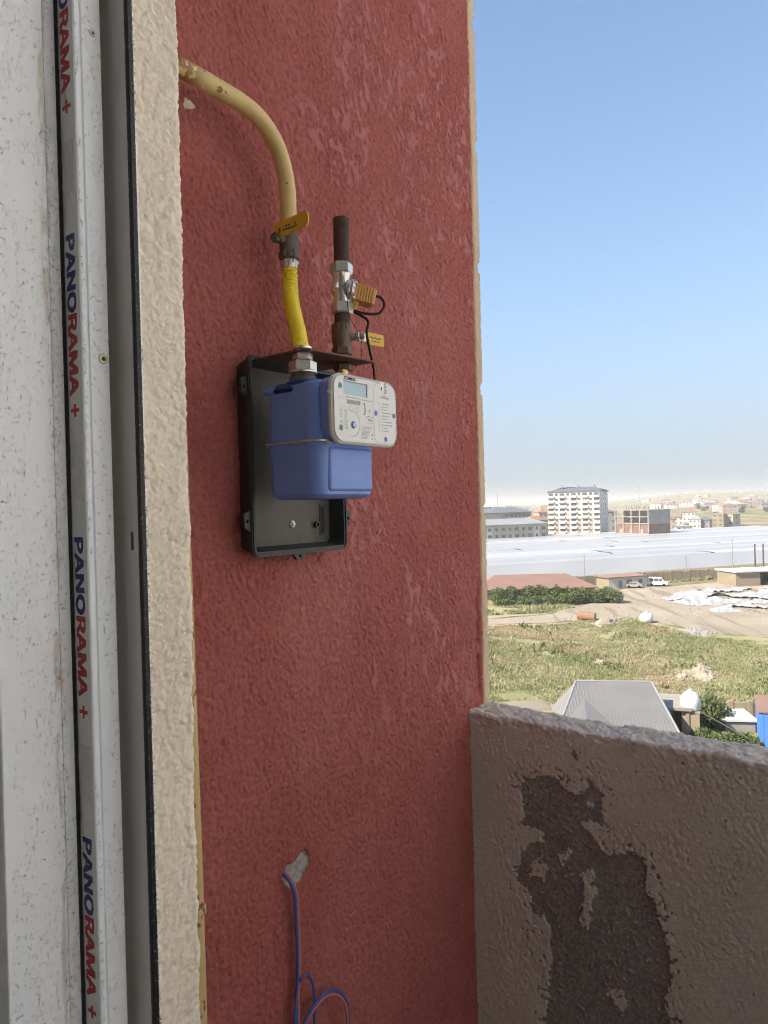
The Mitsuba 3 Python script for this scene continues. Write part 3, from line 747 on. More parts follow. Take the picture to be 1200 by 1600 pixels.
add('display_face', prism(fp.difference(lcd_r), .1955, PX, 'x'), 'm_face', GM, label='pale grey printed display face with stickers')
add('screen', prism(lcd_r, .1950, .1958, 'x'), 'm_lcd', fk, label='blank blue grey liquid crystal screen')
add('screen_edge', cat([prism(sbox(.2222, 1.7358, .2790, 1.7370), .1958, PX - .0001, 'x'), prism(sbox(.2778, 1.7165, .2790, 1.7358), .1958, PX - .0001, 'x')]), 'm_ink_light', fk)
zt = fit(meshkit.text_mesh('ZENNER', .005, .00025, True), .0265, .0048)
zt = cat([zt, zt.copy().apply_translation((.0003, 0, -.00004)), zt.copy().apply_translation((-.0003, 0, -.00008))])


def on_face(m, y, z, x=PX):
    v = m.vertices
    return trimesh.Trimesh(np.stack([x + v[:, 2], y + v[:, 0], z + v[:, 1]], -1), m.faces, process=False)


add('lettering', on_face(zt, .2238, 1.7380), 'm_rubber', fk)
ce = fit(meshkit.text_mesh('CE', .004, .0002), .0065, .0038)
dots = [on_face(ce, .2125, 1.6735)]


def dash(y0, y1, z, h):
    dots.append(prism(sbox(y0, z, y1, z + h), PX - .0002, PX + .0002, 'x'))


def textline(y0, y1, z, h):
    a = y0
    while a < y1:
        b = min(a + rng.uniform(.0009, .0028), y1)
        dash(a, b, z, h)
        a = b + .0006


textline(.2275, .2580, 1.7122, .0013)
textline(.2620, .2910, 1.7113, .0013)
a = .2288
while a < .2610:
    b = a + rng.choice([.0005, .0009])
    dash(a, b, 1.7030, .0066)
    a = b + .0005
for k in range(4):
    textline(.2125, .219, 1.6925 - k * .0033, .0011)
    textline(.2225, .2310 - .001 * k, 1.6925 - k * .0033, .0011)
for k in range(6):
    textline(.2225, .2300, 1.6790 - k * .0026, .0010)
for k in range(7):
    textline(.2625, .2830 - .0012 * k, 1.6655 - k * .0020, .0009)
for k in range(2):
    textline(.2680, .2900, 1.6715 - k * .0024, .0010)
textline(.2105, .2270, 1.7105, .0005)
textline(.2110, .2260, 1.6975, .0005)
dash(.2864, .2900, 1.6530, .0020)
dash(.2866, .2898, 1.6585, .0036)
dash(.2826, .2842, 1.6950, .0050)
dash(.2816, .2852, 1.6950, .0018)
textline(.2740, .2910, 1.6870, .0012)
textline(.2790, .2900, 1.6815, .0030)
textline(.2760, .2905, 1.6775, .0011)
textline(.3120, .3330, 1.7195, .0027)
textline(.3180, .3250, 1.7230, .0012)
for k in range(10):
    z = 1.7105 - k * .0047
    textline(.3055, .3085, z, .0012)
    textline(.3135, .3135 + (.020, .016, .015, .026, .022, .015, .027, .027, .014, .016)[k], z, .0013)
add('small_print', cat(dots), 'm_ink_light', fk, kind='stuff')
lines = []


def ring_line(poly, wd=.0005):
    lines.append(prism(poly.buffer(wd / 2).difference(poly.buffer(-wd / 2)), PX - .0002, PX + .00025, 'x'))


ring_line(rrect(.2935, FY1 - .004, FZ0 + .004, FZ1 - .0035, .013))
arc = shapely.LineString([(.2400 + .0185 * math.cos(a), 1.6742 + .0185 * math.sin(a)) for a in np.linspace(-1.75, 1.6, 30)])
lines.append(prism(arc.buffer(.0004), PX - .0002, PX + .00025, 'x'))
ring_line(Point(.2375, 1.6965).buffer(.0038))
ring_line(Point(.2532, 1.6955).buffer(.0038))
ring_line(Point(.2650, 1.6705).buffer(.0022), .0004)
add('printed_outline', cat(lines), 'm_ink_light', fk)
add('sealing_slot', prism(rrect(.2660, .2725, 1.6895, 1.7075, .003).difference(rrect(.2630, .2710, 1.6905, 1.7065, .003)), PX - .0002, PX + .0004, 'x'), 'm_ink_grey', fk)
bt = add('button', turned((PX, .2434, 1.6728), (1, 0, 0), [(0, .0054), (.0012, .0054), (.0020, .0046)], 24), 'm_blue_dot', fk, label='round blue grey push button')
add('button_cap', turned((PX + .0019, .2434, 1.6728), (1, 0, 0), [(0, .0038), (.0006, .0036)], 20), 'm_lcd', bt)
for y, z in ((.2147, 1.7282), (.2147, 1.6668)):
    add('sticker_dot', prism(Point(y, z).buffer(.0043), PX - .0001, PX + .0003, 'x'), 'm_green', fk, label='green round seal sticker')
for y, z in ((.2988, 1.6951), (.3458, 1.6948), (.3226, 1.6560)):
    add('sticker_dot', prism(Point(y, z).buffer(.0040), PX - .0001, PX + .0003, 'x'), 'm_blue_dot', fk, label='blue round seal sticker')
stk = add('barcode_sticker', prism(sbox(.3110, 1.7258, .3305, 1.7450), PX - .0001, PX + .0003, 'x'), 'm_sticker', fk, label='white barcode sticker at the top of the display')
bars = []
z = 1.7275
while z < 1.7440:
    h = rng.choice([.0006, .001])
    bars.append(prism(sbox(.3205, z, .3280, z + h), PX + .0002, PX + .0005, 'x'))
    z += h + .0008
bars.append(prism(Polygon([(.3135, 1.7300), (.3160, 1.7325), (.3150, 1.7385), (.3130, 1.7360)]), PX + .0002, PX + .0005, 'x'))
add('bar', cat(bars), 'm_ink_grey', stk, kind='stuff')
add('seal_screw', turned((.1915, FY0 - .001, 1.7175), (.2, -1, 0), [(0, .0026), (.003, .0024), (.003, .0012), (.001, .001)], 14), 'm_nickel', dh)

# ------------------------------------------------------------------ twin cable
TW = thing('twin_cable', 'blue and red twin cable coming out of the cement patch', 'cable')
main = spline([(-.016, .2680, .9380), (.008, .2700, .9330), (.015, .2740, .9200), (.016, .2800, .8985), (.015, .2830, .860), (.015, .2838, .810), (.015, .2822, .757), (.016, .2770, .730), (.018, .2745, .700), (.018, .272, .66), (.018, .270, .55), (.02, .27, .3)], 120)
big = spline([(.02, .262, .50), (.022, .268, .62), (.024, .276, .668), (.026, .292, .690), (.028, .315, .703), (.028, .340, .7035), (.028, .366, .690), (.027, .386, .664), (.026, .394, .635), (.026, .394, .60), (.025, .392, .50)], 110)
small = spline([(.018, .281, .752), (.021, .287, .7595), (.022, .298, .7570), (.022, .308, .7400), (.022, .313, .712), (.021, .312, .66), (.02, .305, .55)], 80)


def twin(p, off):
    o_ = np.array(off)
    add('blue_wire', tube(p - o_, .0031, 10), 'm_wire_blue', TW)
    add('red_wire', tube(p + o_, .0029, 10), 'm_wire_red', TW)


twin(main, (-.0008, .0029, 0))
twin(big, (0, -.0010, -.0029))
add('blue_wire', tube(small, .0024, 10), 'm_wire_blue', TW)
add('blue_wire', tube(spline([(.02, .262, .45), (.020, .2650, .66), (.0195, .2690, .715), (.018, .2765, .748)], 50), .0024, 10), 'm_wire_blue', TW)

# ================================================================== the plain below
def site(u, v, lift=0.0):
    p = at(u, v, GZ)
    p[2] = GZ + lift
    return p


def rel(p):
    """(bearing tangent, forward distance) of world plan points."""
    q = np.asarray(p)[..., :2] - C[:2]
    b = q @ FW[:2] / np.linalg.norm(FW[:2])
    return (q @ RT[:2]) / np.maximum(b, 1e-3), b


def hill_height(x, y):
    t, d = rel(np.stack([x, y], -1))
    rise = 34 * sstep(650, 2900, d) * sstep(.26, .47, t) * (.55 + .9 * meshkit.fbm(np.stack([x / 520, y / 520, x * 0], -1), 3, 301))
    rise = rise + 7 * sstep(430, 620, d) * sstep(.30, .50, t) * meshkit.fbm(np.stack([x / 140, y / 140, x * 0], -1), 3, 302)
    rise = rise + 16 * sstep(1700, 3600, d) * sstep(.02, .2, t) * meshkit.fbm(np.stack([x / 900, y / 900, x * 0], -1), 2, 303)
    return np.where(d > 300, rise, 0)


mat('m_ground', proc(lambda p, n, uv: mix(mix([.13, .115, .070], [.095, .10, .047], ss(.40, .62, pf(p.x / 60, p.y / 60, 1, 4))), [.19, .16, .115], ss(.56, .70, pf(p.x / 23 + 7, p.y / 23, 2, 4)))), .95, spec=.1)
mat('m_field', proc(lambda p, n, uv: mix(mix([.235, .222, .13], [.18, .192, .095], ss(.38, .62, pf(p.x / 7, p.y / 7, 1, 4))), [.27, .225, .15], ss(.54, .70, pf(p.x / 11 + 3, p.y / 11, 5, 4)))), .95, spec=.1)
mat('m_dirt_road', proc(lambda p, n, uv: mix(mix([.19, .165, .13], [.28, .25, .205], pf(p.x / 6, p.y / 6, 1, 5)), [.15, .13, .10], .7 * ss(.56, .68, pf((p.x * .84 + p.y * .54) / 1.6, (p.y * .84 - p.x * .54) / 22, 4, 3)))), .95, spec=.1)
mat('m_grass', proc(lambda p, n, uv: mix(mix([.31, .295, .175], [.225, .24, .118], ss(.36, .64, pf(p.x / 6, p.y / 6, 1, 4))), [.33, .275, .18], ss(.52, .70, pf(p.x / 10 + 3, p.y / 10, 5, 4))) * (.75 + .5 * pn(p.x * 2.2, p.y * 2.2, 0))), .85, spec=.15)
mat('m_leaf', proc(lambda p, n, uv: mix([.07, .10, .034], [.13, .165, .06], pn(p.x * 1.7, p.y * 1.7, p.z * 1.7))), .7, spec=.2)
mat('m_leaf_dark', proc(lambda p, n, uv: mix([.03, .045, .022], [.065, .08, .035], pn(p.x * .8, p.y * .8, p.z * .8))), .8, spec=.2)
mat('m_bark', (.12, .09, .07), .9)
mat('m_far_hill', proc(lambda p, n, uv: mix([.15, .14, .09], [.11, .115, .06], pf(p.x / 160, p.y / 160, 1, 4))), .95, spec=.1)
ang = np.concatenate([np.linspace(-1.0, -.05, 12), np.linspace(0.02, .75, 170), np.linspace(.8, 1.5, 12)])
dist = np.concatenate([np.linspace(-400, 20, 6), np.geomspace(30, 420, 40), np.geomspace(440, 4300, 110)])
A_, D_ = np.meshgrid(np.tan(ang) if False else ang, dist, indexing='ij')
gx = C[0] + FW[0] * D_ + RT[0] * A_ * np.maximum(np.abs(D_), 200)
gy = C[1] + FW[1] * D_ + RT[1] * A_ * np.maximum(np.abs(D_), 200)
gz = GZ + hill_height(gx, gy)
tag(add('ground', grid_mesh(np.stack([gx, gy, gz], -1)), 'm_ground', smooth=True), kind='structure')
tag(add('plain', box(-4700, 4700, -4700, 4700, GZ - 1.2, GZ - .8), 'm_far_hill'), kind='structure')


def sheet(name, pix, bsdf, lift, jitter=.8, seed=1, **lab):
    """A ground patch with an uneven edge, laid a little above what is below it."""
    pts = np.array([at(u, v)[:2] for u, v in pix])
    poly = Polygon(pts).buffer(.3)
    ring = np.array(poly.segmentize(1.2).exterior.coords)[:-1]
    ring = ring + jitter * 2 * (np.stack([meshkit.fbm(np.c_[ring / 3.0, ring[:, :1] * 0], 3, seed), meshkit.fbm(np.c_[ring / 3.0, ring[:, :1] * 0], 3, seed + 1)], -1) - .5)
    m = trimesh.creation.triangulate_polygon(Polygon(ring).buffer(0).simplify(.05), engine='earcut') if False else None
    g = Polygon(ring).buffer(0)
    g = max(getattr(g, 'geoms', [g]), key=lambda q: q.area)
    m = prism(g, GZ + lift - .3, GZ + lift, 'z')
    return add(name, m, bsdf, **lab)


FIELD = [(330, 1150), (330, 1005), (690, 984), (770, 977), (860, 975), (905, 972), (985, 966), (1060, 982), (1130, 992), (1215, 1000), (1330, 1010), (1330, 1190), (1180, 1180), (900, 1180)]
tag(sheet('field', FIELD, 'm_field', .05, seed=311), kind='structure')
tag(sheet('dirt_road', [(330, 985), (680, 968), (770, 968), (850, 962), (905, 950), (945, 938), (968, 925), (985, 918), (1060, 916), (1110, 911), (1165, 906), (1320, 899), (1320, 1006), (1215, 997), (1130, 990), (1060, 979), (985, 964), (905, 969), (860, 973), (770, 976), (680, 986), (330, 1003)], 'm_dirt_road', .06, seed=321), kind='structure')
tag(sheet('verge', [(330, 960), (680, 947), (800, 946), (880, 944), (905, 949), (850, 960), (770, 966), (680, 966), (330, 983)], 'm_field', .07, seed=331), kind='structure')
tag(sheet('track', [(560, 1122), (690, 1110), (760, 1100), (850, 1097), (858, 1108), (760, 1118), (690, 1132), (560, 1150)], 'm_dirt_road', .09, seed=341, jitter=.4), kind='structure')


# grass: blades in tufts over the field
def tufts(pix, n, hgt, seed, keep):
    r = np.random.default_rng(seed)
    poly = Polygon([at(u, v)[:2] for u, v in pix])
    x0, y0, x1, y1 = poly.bounds
    P = np.c_[r.uniform(x0, x1, n), r.uniform(y0, y1, n)]
    P = P[contains_xy(poly, P[:, 0], P[:, 1])]
    dens = meshkit.fbm(np.c_[P / 5.5, P[:, :1] * 0], 4, seed)
    P = P[(dens > keep) & (r.random(len(P)) < sstep(keep, keep + .2, dens) + .25)]
    n = len(P)
    k = 4
    h = hgt * r.lognormal(0, .35, (n, k)) * (.5 + 1.1 * meshkit.fbm(np.c_[P / 4.0, P[:, :1] * 0], 3, seed + 5))[:, None]
    a = r.uniform(0, 2 * np.pi, (n, k))
    b = np.stack([np.cos(a), np.sin(a)], -1)
    lean = b * (h * r.uniform(.2, .9, (n, k)))[..., None]
    side = np.stack([-b[..., 1], b[..., 0]], -1) * (h * .22)[..., None]
    base = P[:, None, :] + r.normal(0, .10, (n, k, 2))
    z = np.full((n, k, 1), GZ + .04)
    v = np.stack([np.concatenate([base - side, z], -1), np.concatenate([base + side, z], -1), np.concatenate([base + lean, z + h[..., None]], -1)], 2)
    return trimesh.Trimesh(v.reshape(-1, 3), np.arange(n * k * 3).reshape(-1, 3), process=False)


GRASS = [(600, 1118), (600, 992), (770, 979), (860, 977), (905, 973), (985, 968), (1060, 986), (1130, 996), (1250, 1004), (1250, 1165), (1180, 1150), (900, 1120), (850, 1094), (760, 1098)]
tag(add('field_grass', tufts(GRASS, 210000, .14, 351, .28), 'm_grass', smooth=False), 'dry olive grass covering the field', 'grass', kind='stuff')
tag(add('verge_grass', cat([tufts([(690, 948), (880, 945), (900, 950), (850, 959), (690, 965)], 9000, .3, 361, .38), tufts([(1040, 912), (1165, 901), (1165, 896), (1040, 905)], 3500, .4, 363, .3)]), 'm_grass', smooth=False), 'dry grass strips along the dirt road', 'grass', kind='stuff')


tag(add('weeds', tufts(GRASS, 9000, .30, 371, .58), 'm_leaf', smooth=False), 'taller green weeds in loose clumps across the field', 'weeds', kind='stuff')
r = np.random.default_rng(377)
st_ = []
for i in range(260):
    p = at(r.uniform(800, 1195), r.uniform(918, 972))
    b = trimesh.creation.icosphere(subdivisions=0)
    b.vertices *= r.uniform(.06, .3) * r.uniform(.5, 1.2, 3)
    b.apply_translation((p[0], p[1], GZ + .1))
    st_.append(b)
mat('m_stone', (.30, .27, .23), .95)
tag(add('loose_stones', cat(st_), 'm_stone', smooth=False), 'loose stones and clods scattered over the dirt lot', 'stones', kind='stuff')


def leaves(center, size, n, leaf, seed, gaps=.42):
    """Leaf-sized faces through a lumpy crown."""
    r = np.random.default_rng(seed)
    q = r.normal(size=(n * 2, 3))
    q /= np.linalg.norm(q, axis=1, keepdims=True)
    lump = .72 + .55 * meshkit.fbm(q * 1.7 + seed, 3, seed)
    rad = r.random(n * 2) ** .4
    P = q * (rad * lump)[:, None]
    keep = meshkit.fbm(P * 2.6 + 3.1 * seed, 3, seed + 3) > gaps
    P = P[keep][:n] * np.asarray(size) + np.asarray(center)
    n = len(P)
    a = r.normal(size=(n, 3))
    a /= np.linalg.norm(a, axis=1, keepdims=True)
    b = np.cross(a, r.normal(size=(n, 3)))
    b /= np.linalg.norm(b, axis=1, keepdims=True)
    L = leaf * r.lognormal(0, .3, n)[:, None]
    v = np.stack([P - a * L, P + b * L * .5, P + a * L, P - b * L * .5], 1).reshape(-1, 3)
    i = np.arange(n)[:, None] * 4
    f = np.vstack([i + [0, 1, 2], i + [0, 2, 3]])
    return trimesh.Trimesh(v, f, process=False)


def shrub(name, label, kind, pos, size, n, leaf, seed, m='m_leaf', group=None):
    k = thing(name, label, kind, group)
    pos = np.asarray(pos, float)
    st = [tube([pos, pos + [r1, r2, size[2] * 1.1]], [max(.04, size[2] * .03), .015], 6) for r1, r2 in ((0, 0), (size[0] * .4, size[1] * .2), (-size[0] * .4, -size[1] * .3))]
    add('stem', cat(st), 'm_bark', k)
    add('foliage', leaves(pos + [0, 0, size[2] * .95], size, n, leaf, seed), m, k, smooth=False)
    return k


def nth(i):
    return ('first second third fourth fifth sixth seventh eighth ninth tenth eleventh twelfth thirteenth fourteenth fifteenth sixteenth seventeenth eighteenth nineteenth twentieth'.split()[i] if i < 20
            else ('twenty' if i < 30 else 'thirty' if i < 40 else 'forty') + '-' + nth(i % 10 - 1) if i % 10 else ('thirtieth' if i == 30 else 'fortieth'))


# ------------------------------------------------------------------ building kit
mat('m_white_wall', proc(lambda p, n, uv: mix([.52, .50, .455], [.60, .58, .535], pf(p.x / 3, p.y / 3, p.z / 2, 3))), .8, spec=.2)
mat('m_cream_wall', proc(lambda p, n, uv: mix([.40, .345, .25], [.47, .41, .31], pf(p.x / 3, p.y / 3, p.z / 2, 3))), .85, spec=.2)
mat('m_tan_wall', proc(lambda p, n, uv: mix([.24, .20, .14], [.32, .27, .20], pf(p.x / 3, p.y / 3, p.z / 1.5, 4))), .9, spec=.15)
mat('m_grey_wall', proc(lambda p, n, uv: mix([.22, .215, .21], [.30, .295, .29], pf(p.x / 3, p.y / 3, p.z / 2, 3))), .85, spec=.2)
mat('m_pink_wall', (.36, .28, .255), .85)
mat('m_brick', proc(lambda p, n, uv: mix([.165, .10, .082], [.21, .132, .108], pf(p.x / 2, p.y / 2, p.z / 1.2, 4))), .9, spec=.15)
mat('m_concrete', proc(lambda p, n, uv: mix([.22, .205, .19], [.31, .295, .275], pf(p.x / 2, p.y / 2, p.z, 4))), .9, spec=.15)
mat('m_dark_open', (.035, .035, .04), .6)
mat('m_glass', (.10, .11, .125), .15, spec=.7)
mat('m_curtain', (.34, .31, .28), .7)
mat('m_roof_slate', proc(lambda p, n, uv: mix([.085, .10, .12], [.125, .14, .165], pf(p.x / 4, p.y / 4, p.z, 3))), .5, spec=.4)
mat('m_roof_grey', proc(lambda p, n, uv: mix([.22, .235, .25], [.28, .295, .31], pf(p.x / 5, p.y / 5, p.z, 3))), .5, spec=.35)
mat('m_roof_red', proc(lambda p, n, uv: mix([.205, .125, .105], [.255, .165, .14], pf(p.x / 4, p.y / 4, p.z, 3))), .7, spec=.25)
mat('m_roof_orange', (.27, .155, .10), .8)
mat('m_roof_corrugated', proc(lambda p, n, uv: mix([.15, .15, .153], [.19, .19, .19], pf(p.x / 2, p.y / 2, p.z, 4))), .45, spec=.4)
mat('m_roof_white', (.52, .52, .52), .5)
mat('m_blue_sheet', (.07, .20, .52), .5)
mat('m_car_white', (.60, .62, .64), .25, spec=.5, clearcoat=.6)
mat('m_car_tan', (.33, .30, .26), .3, spec=.5, clearcoat=.5)
mat('m_tank_white', (.62, .63, .63), .4)
mat('m_plastic', proc(lambda p, n, uv: mix([.27, .28, .29], [.31, .32, .327], pf(p.x / 9, p.y / 30, 1, 4))), .34, spec=.5)
mat('m_plastic_new', proc(lambda p, n, uv: mix([.32, .325, .33], [.36, .365, .37], pf(p.x / 9, p.y / 30, 4, 4))), .3, spec=.5)
mat('m_plastic_grey', proc(lambda p, n, uv: mix([.24, .255, .27], [.275, .29, .30], pf(p.x / 9, p.y / 30, 2, 4))), .36, spec=.5)
mat('m_rubble', proc(lambda p, n, uv: mix([.26, .225, .175], [.40, .36, .29], pf(p.x * 1.4, p.y * 1.4, p.z * 1.4, 3))), .95, spec=.1)
mat('m_sheet_white', proc(lambda p, n, uv: mix([.30, .315, .33], [.39, .40, .405], pf(p.x, p.y, p.z, 3))), .5, spec=.3)


class Frame:
    """A building's own axes: a along the front from the left end, b away from the viewer, z up."""

    def __init__(self, A, B):
        self.o = np.array([A[0], A[1]])
        d = np.array([B[0] - A[0], B[1] - A[1]])
        self.w = float(np.linalg.norm(d))
        self.a = d / self.w
        self.b = np.array([-self.a[1], self.a[0]])

    def pt(self, a, b, z):
        q = self.o + self.a * a + self.b * b
        return np.array([q[0], q[1], z])

    def map(self, m):
        v = m.vertices
        q = self.o + v[:, :1] * self.a + v[:, 1:2] * self.b
        return trimesh.Trimesh(np.c_[q, v[:, 2]], m.faces, process=False)

    def box(self, a0, a1, b0, b1, z0, z1):
        return self.map(box(a0, a1, b0, b1, z0, z1))


def hip(f, a0, a1, b0, b1, z0, h, inset=None, t=.18):
    """A hipped roof as a solid with an eave edge."""
    w = (b1 - b0) / 2
    i = w if inset is None else inset
    i = min(i, (a1 - a0) / 2 - .05)
    m_ = (b0 + b1) / 2
    pts = [(a0, b0, z0), (a1, b0, z0), (a1, b1, z0), (a0, b1, z0), (a0, b0, z0 + t), (a1, b0, z0 + t), (a1, b1, z0 + t), (a0, b1, z0 + t), (a0 + i, m_, z0 + t + h), (a1 - i, m_, z0 + t + h)]
    F_ = [[0, 2, 1], [0, 3, 2], [0, 1, 5], [0, 5, 4], [1, 2, 6], [1, 6, 5], [2, 3, 7], [2, 7, 6], [3, 0, 4], [3, 4, 7], [4, 5, 9], [4, 9, 8], [5, 6, 9], [6, 7, 8], [6, 8, 9], [7, 4, 8]]
    return f.map(trimesh.Trimesh(np.array(pts, float), np.array(F_), process=False))


def windows(f, key, cols, rows, b, ww, wh, side='front', m='m_glass', name='window', frame=None):
    for z in rows:
        for a in cols:
            if side == 'front':
                w_ = f.box(a - ww / 2, a + ww / 2, b - .06, b + .05, z, z + wh)
            else:
                w_ = f.box(b - .05, b + .06, a - ww / 2, a + ww / 2, z, z + wh)
            add(name, w_, m, key)


def house(label, u0, u1, dist, dist1, depth, wall_h, roof_h, wall, roof, cols=3, floors=1, base=None, group=None, cat_='house', name='house', over=.5):
    A, B = plan(u0, dist), plan(u1, dist1)
    f = Frame(A, B)
    mid = f.pt(f.w / 2, depth / 2, 0)
    g = GZ + float(hill_height(np.array([mid[0]]), np.array([mid[1]]))[0]) if base is None else base
    k = thing(name, label, cat_, group)
    add('wall', f.box(0, f.w, 0, depth, g - 2, g + wall_h), wall, k)
    if roof_h:
        add('roof', hip(f, -over, f.w + over, -over, depth + over, g + wall_h - .02, roof_h), roof, k)
    else:
        add('roof', f.box(-.25, f.w + .25, -.25, depth + .25, g + wall_h - .02, g + wall_h + .3), roof, k)
    fh = wall_h / floors
    ww = min(1.5, f.w / cols * .45)
    windows(f, k, [(i + .5) * f.w / cols for i in range(cols)], [g + fh * q + fh * .35 for q in range(floors)], 0, ww, fh * .4)
    nc = max(1, int(depth / 5))
    windows(f, k, [(i + .5) * depth / nc for i in range(nc)], [g + fh * q + fh * .35 for q in range(floors)], f.w, 1.1, fh * .4, side='end')
    return k, f, g


# ------------------------------------------------------------------ grey roofed house close below
k = thing('hipped_house', 'house under a large grey corrugated hipped roof just beyond the parapet', 'house')
rz0, rz1 = GZ + 2.6, GZ + 4.8


def pl3(a, d, z):
    q = C[:2] + RT[:2] * a + FW[:2] / np.linalg.norm(FW[:2]) * d
    return np.array([q[0], q[1], z])


RL, RR = pl3(15.95, 60.3, rz1), pl3(22.05, 59.4, rz1)
FL_, FR_, BR_, BL_ = pl3(12.75, 54.6, rz0 - .7), pl3(22.1, 53.4, rz0 - .7), pl3(23.4, 60.9, rz0), pl3(13.95, 60.6, rz0)
roofm = trimesh.Trimesh(np.vstack([FL_, FR_, BR_, BL_, RL, RR]),
                        [[0, 1, 5], [0, 5, 4], [1, 2, 5], [2, 3, 4], [2, 4, 5], [3, 0, 4], [0, 3, 2], [0, 2, 1]], process=False)
f, dep = Frame(FL_, FR_), 4.9
add('roof', roofm, 'm_roof_corrugated', k, smooth=False)
# corrugations: ribs laid down each slope
ribs = []


def slope_ribs(e0, e1, r0, r1, n, h=.04, w_=.06):
    nrm = np.cross(e1 - e0, r0 - e0)
    nrm = nrm / np.linalg.norm(nrm)
    nrm = nrm if nrm[2] > 0 else -nrm
    along = (e1 - e0) / np.linalg.norm(e1 - e0)
    up_ = np.cross(nrm, along)
    L = np.linalg.norm(e1 - e0)
    poly = Polygon([((q - e0) @ along, (q - e0) @ up_) for q in ((e0, e1, r1, r0) if np.linalg.norm(r1 - r0) > .1 else (e0, e1, r0))]).buffer(0)
    for i in range(n):
        a_ = (i + .5) / n * L
        lo, hi = min(p_[1] for p_ in poly.exterior.coords), max(p_[1] for p_ in poly.exterior.coords)
        s_ = poly.intersection(shapely.LineString([(a_, lo - .1), (a_, hi + .1)]))
        if s_.is_empty or s_.length < .15:
            continue
        (x0_, y0_), (x1_, y1_) = s_.coords[0], s_.coords[-1]
        if y0_ > y1_:
            y0_, y1_ = y1_, y0_
        b0_, b1_ = e0 + along * a_ + up_ * y0_, e0 + along * a_ + up_ * y1_
        v_ = [b0_ - along * w_, b0_ + along * w_, b0_ + nrm * h, b1_ - along * w_, b1_ + along * w_, b1_ + nrm * h]
        ribs.append(trimesh.Trimesh(v_, [[0, 1, 2], [0, 2, 5], [0, 5, 3], [1, 4, 5], [1, 5, 2], [3, 5, 4]], process=False))


V_ = roofm.vertices
slope_ribs(V_[0], V_[1], V_[4], V_[5], 34)
slope_ribs(V_[1], V_[2], V_[5], V_[5], 26)
slope_ribs(V_[3], V_[0], V_[4], V_[4], 26)
add('corrugation', cat(ribs), 'm_roof_corrugated', k, kind='stuff')
for p0_, p1_ in ((V_[0], V_[4]), (V_[1], V_[5]), (V_[4], V_[5])):
    add('ridge_cap', tube([p0_, p1_], .09, 6), 'm_roof_grey', k)
add('wall', f.box(.6, f.w - .6, .6, dep - .5, GZ - .5, rz0 - .55), 'm_grey_wall', k)
# the small hipped porch roof
pk = pl3(15.95, 57.9, GZ + 3.92)
pl_, pm_, pr_ = pl3(11.9, 53.6, GZ + 1.95), pl3(14.65, 51.8, GZ + 1.95), pl3(17.9, 53.4, GZ + 1.95)
pb_ = pl3(15.6, 57.4, GZ + 1.95)
add('porch_roof', trimesh.Trimesh(np.vstack([pk, pl_, pm_, pr_, pb_]), [[0, 1, 2], [0, 2, 3], [0, 3, 4], [0, 4, 1], [1, 4, 3], [1, 3, 2]], process=False), 'm_roof_corrugated', k, smooth=False, label='small hipped porch roof')

# lean-to, tank plinth, white tank, slab hut, blue shed beside it
A, B = at(1046, 1160), at(1078, 1162)
f = Frame(A, B)
k = thing('lean_to', 'low concrete lean-to with a dark open front between grey roof and white tank', 'shed')
add('wall', cat([f.box(0, .25, 0, 4, GZ - .2, GZ + 2.7), f.box(f.w - .25, f.w, 0, 4, GZ - .2, GZ + 2.7), f.box(.25, f.w - .25, 3.8, 4, GZ - .2, GZ + 2.7)]), 'm_tan_wall', k)
add('roof', f.box(-.3, f.w + .2, -.2, 4.2, GZ + 2.7, GZ + 2.95), 'm_concrete', k)
A, B = at(1066, 1160), at(1094, 1163)
f = Frame(A, B)
k = thing('tank_plinth', 'square tan block plinth carrying the white tank', 'plinth')
add('block', f.box(0, f.w, 0, f.w, GZ - .2, GZ + 2.5), 'm_tan_wall', k)
add('capping', f.box(-.05, f.w + .05, -.05, f.w + .05, GZ + 2.5, GZ + 2.62), 'm_concrete', k)
k = thing('water_tank', 'white rounded water tank standing on the tan plinth', 'water tank')
tc = f.pt(f.w * .5, f.w * .5, GZ + 2.62)
add('shell', turned(tc, (0, 0, 1), [(0, .62), (.10, .74), (.5, .80), (.85, .78), (1.15, .66), (1.38, .46), (1.5, .24), (1.54, .14), (1.60, .13)], 28), 'm_tank_white', k)
add('lid', turned(tc + [0, 0, 1.59], (0, 0, 1), [(0, .19), (.06, .19), (.09, .12)], 20), 'm_tank_white', k)
add('pipe', tube([f.pt(f.w + .05, -.1, GZ + 2.7), f.pt(f.w + 3.4, -.8, GZ + 1.2)], .05, 8), 'm_iron_grey', k)
A, B = at(1131, 1146), at(1186, 1147)
f = Frame(A, B)
k = thing('slab_hut', 'low hut with a pale flat roof slab beside the blue shed', 'hut')
add('wall', f.box(.2, f.w - .2, .2, 3.4, GZ - .2, GZ + 1.0), 'm_concrete', k)
add('roof', f.box(0, f.w, 0, 3.6, GZ + 1.0, GZ + 1.16), 'm_roof_white', k)
for i in range(3):
    add('roof_panel', f.box(.3 + i * f.w / 3.2, .2 + (i + .8) * f.w / 3.2, .5, 2.9, GZ + 1.16, GZ + 1.24), 'm_tank_white', k)
A, B = at(1188, 1172), at(1262, 1180)
f = Frame(A, B)
k = thing('blue_shed', 'bright blue sheet metal shed at the edge of the yard', 'shed')
add('wall', f.box(0, f.w, 0, 5, GZ - .2, GZ + 3.0), 'm_blue_sheet', k)
add('roof', f.box(-.15, f.w + .15, -.15, 5.15, GZ + 3.0, GZ + 3.12), 'm_roof_red', k)
for i in range(9):
    add('rib', f.box(i * f.w / 9 + .2, i * f.w / 9 + .28, -.04, .0, GZ, GZ + 3.0), 'm_blue_sheet', k)
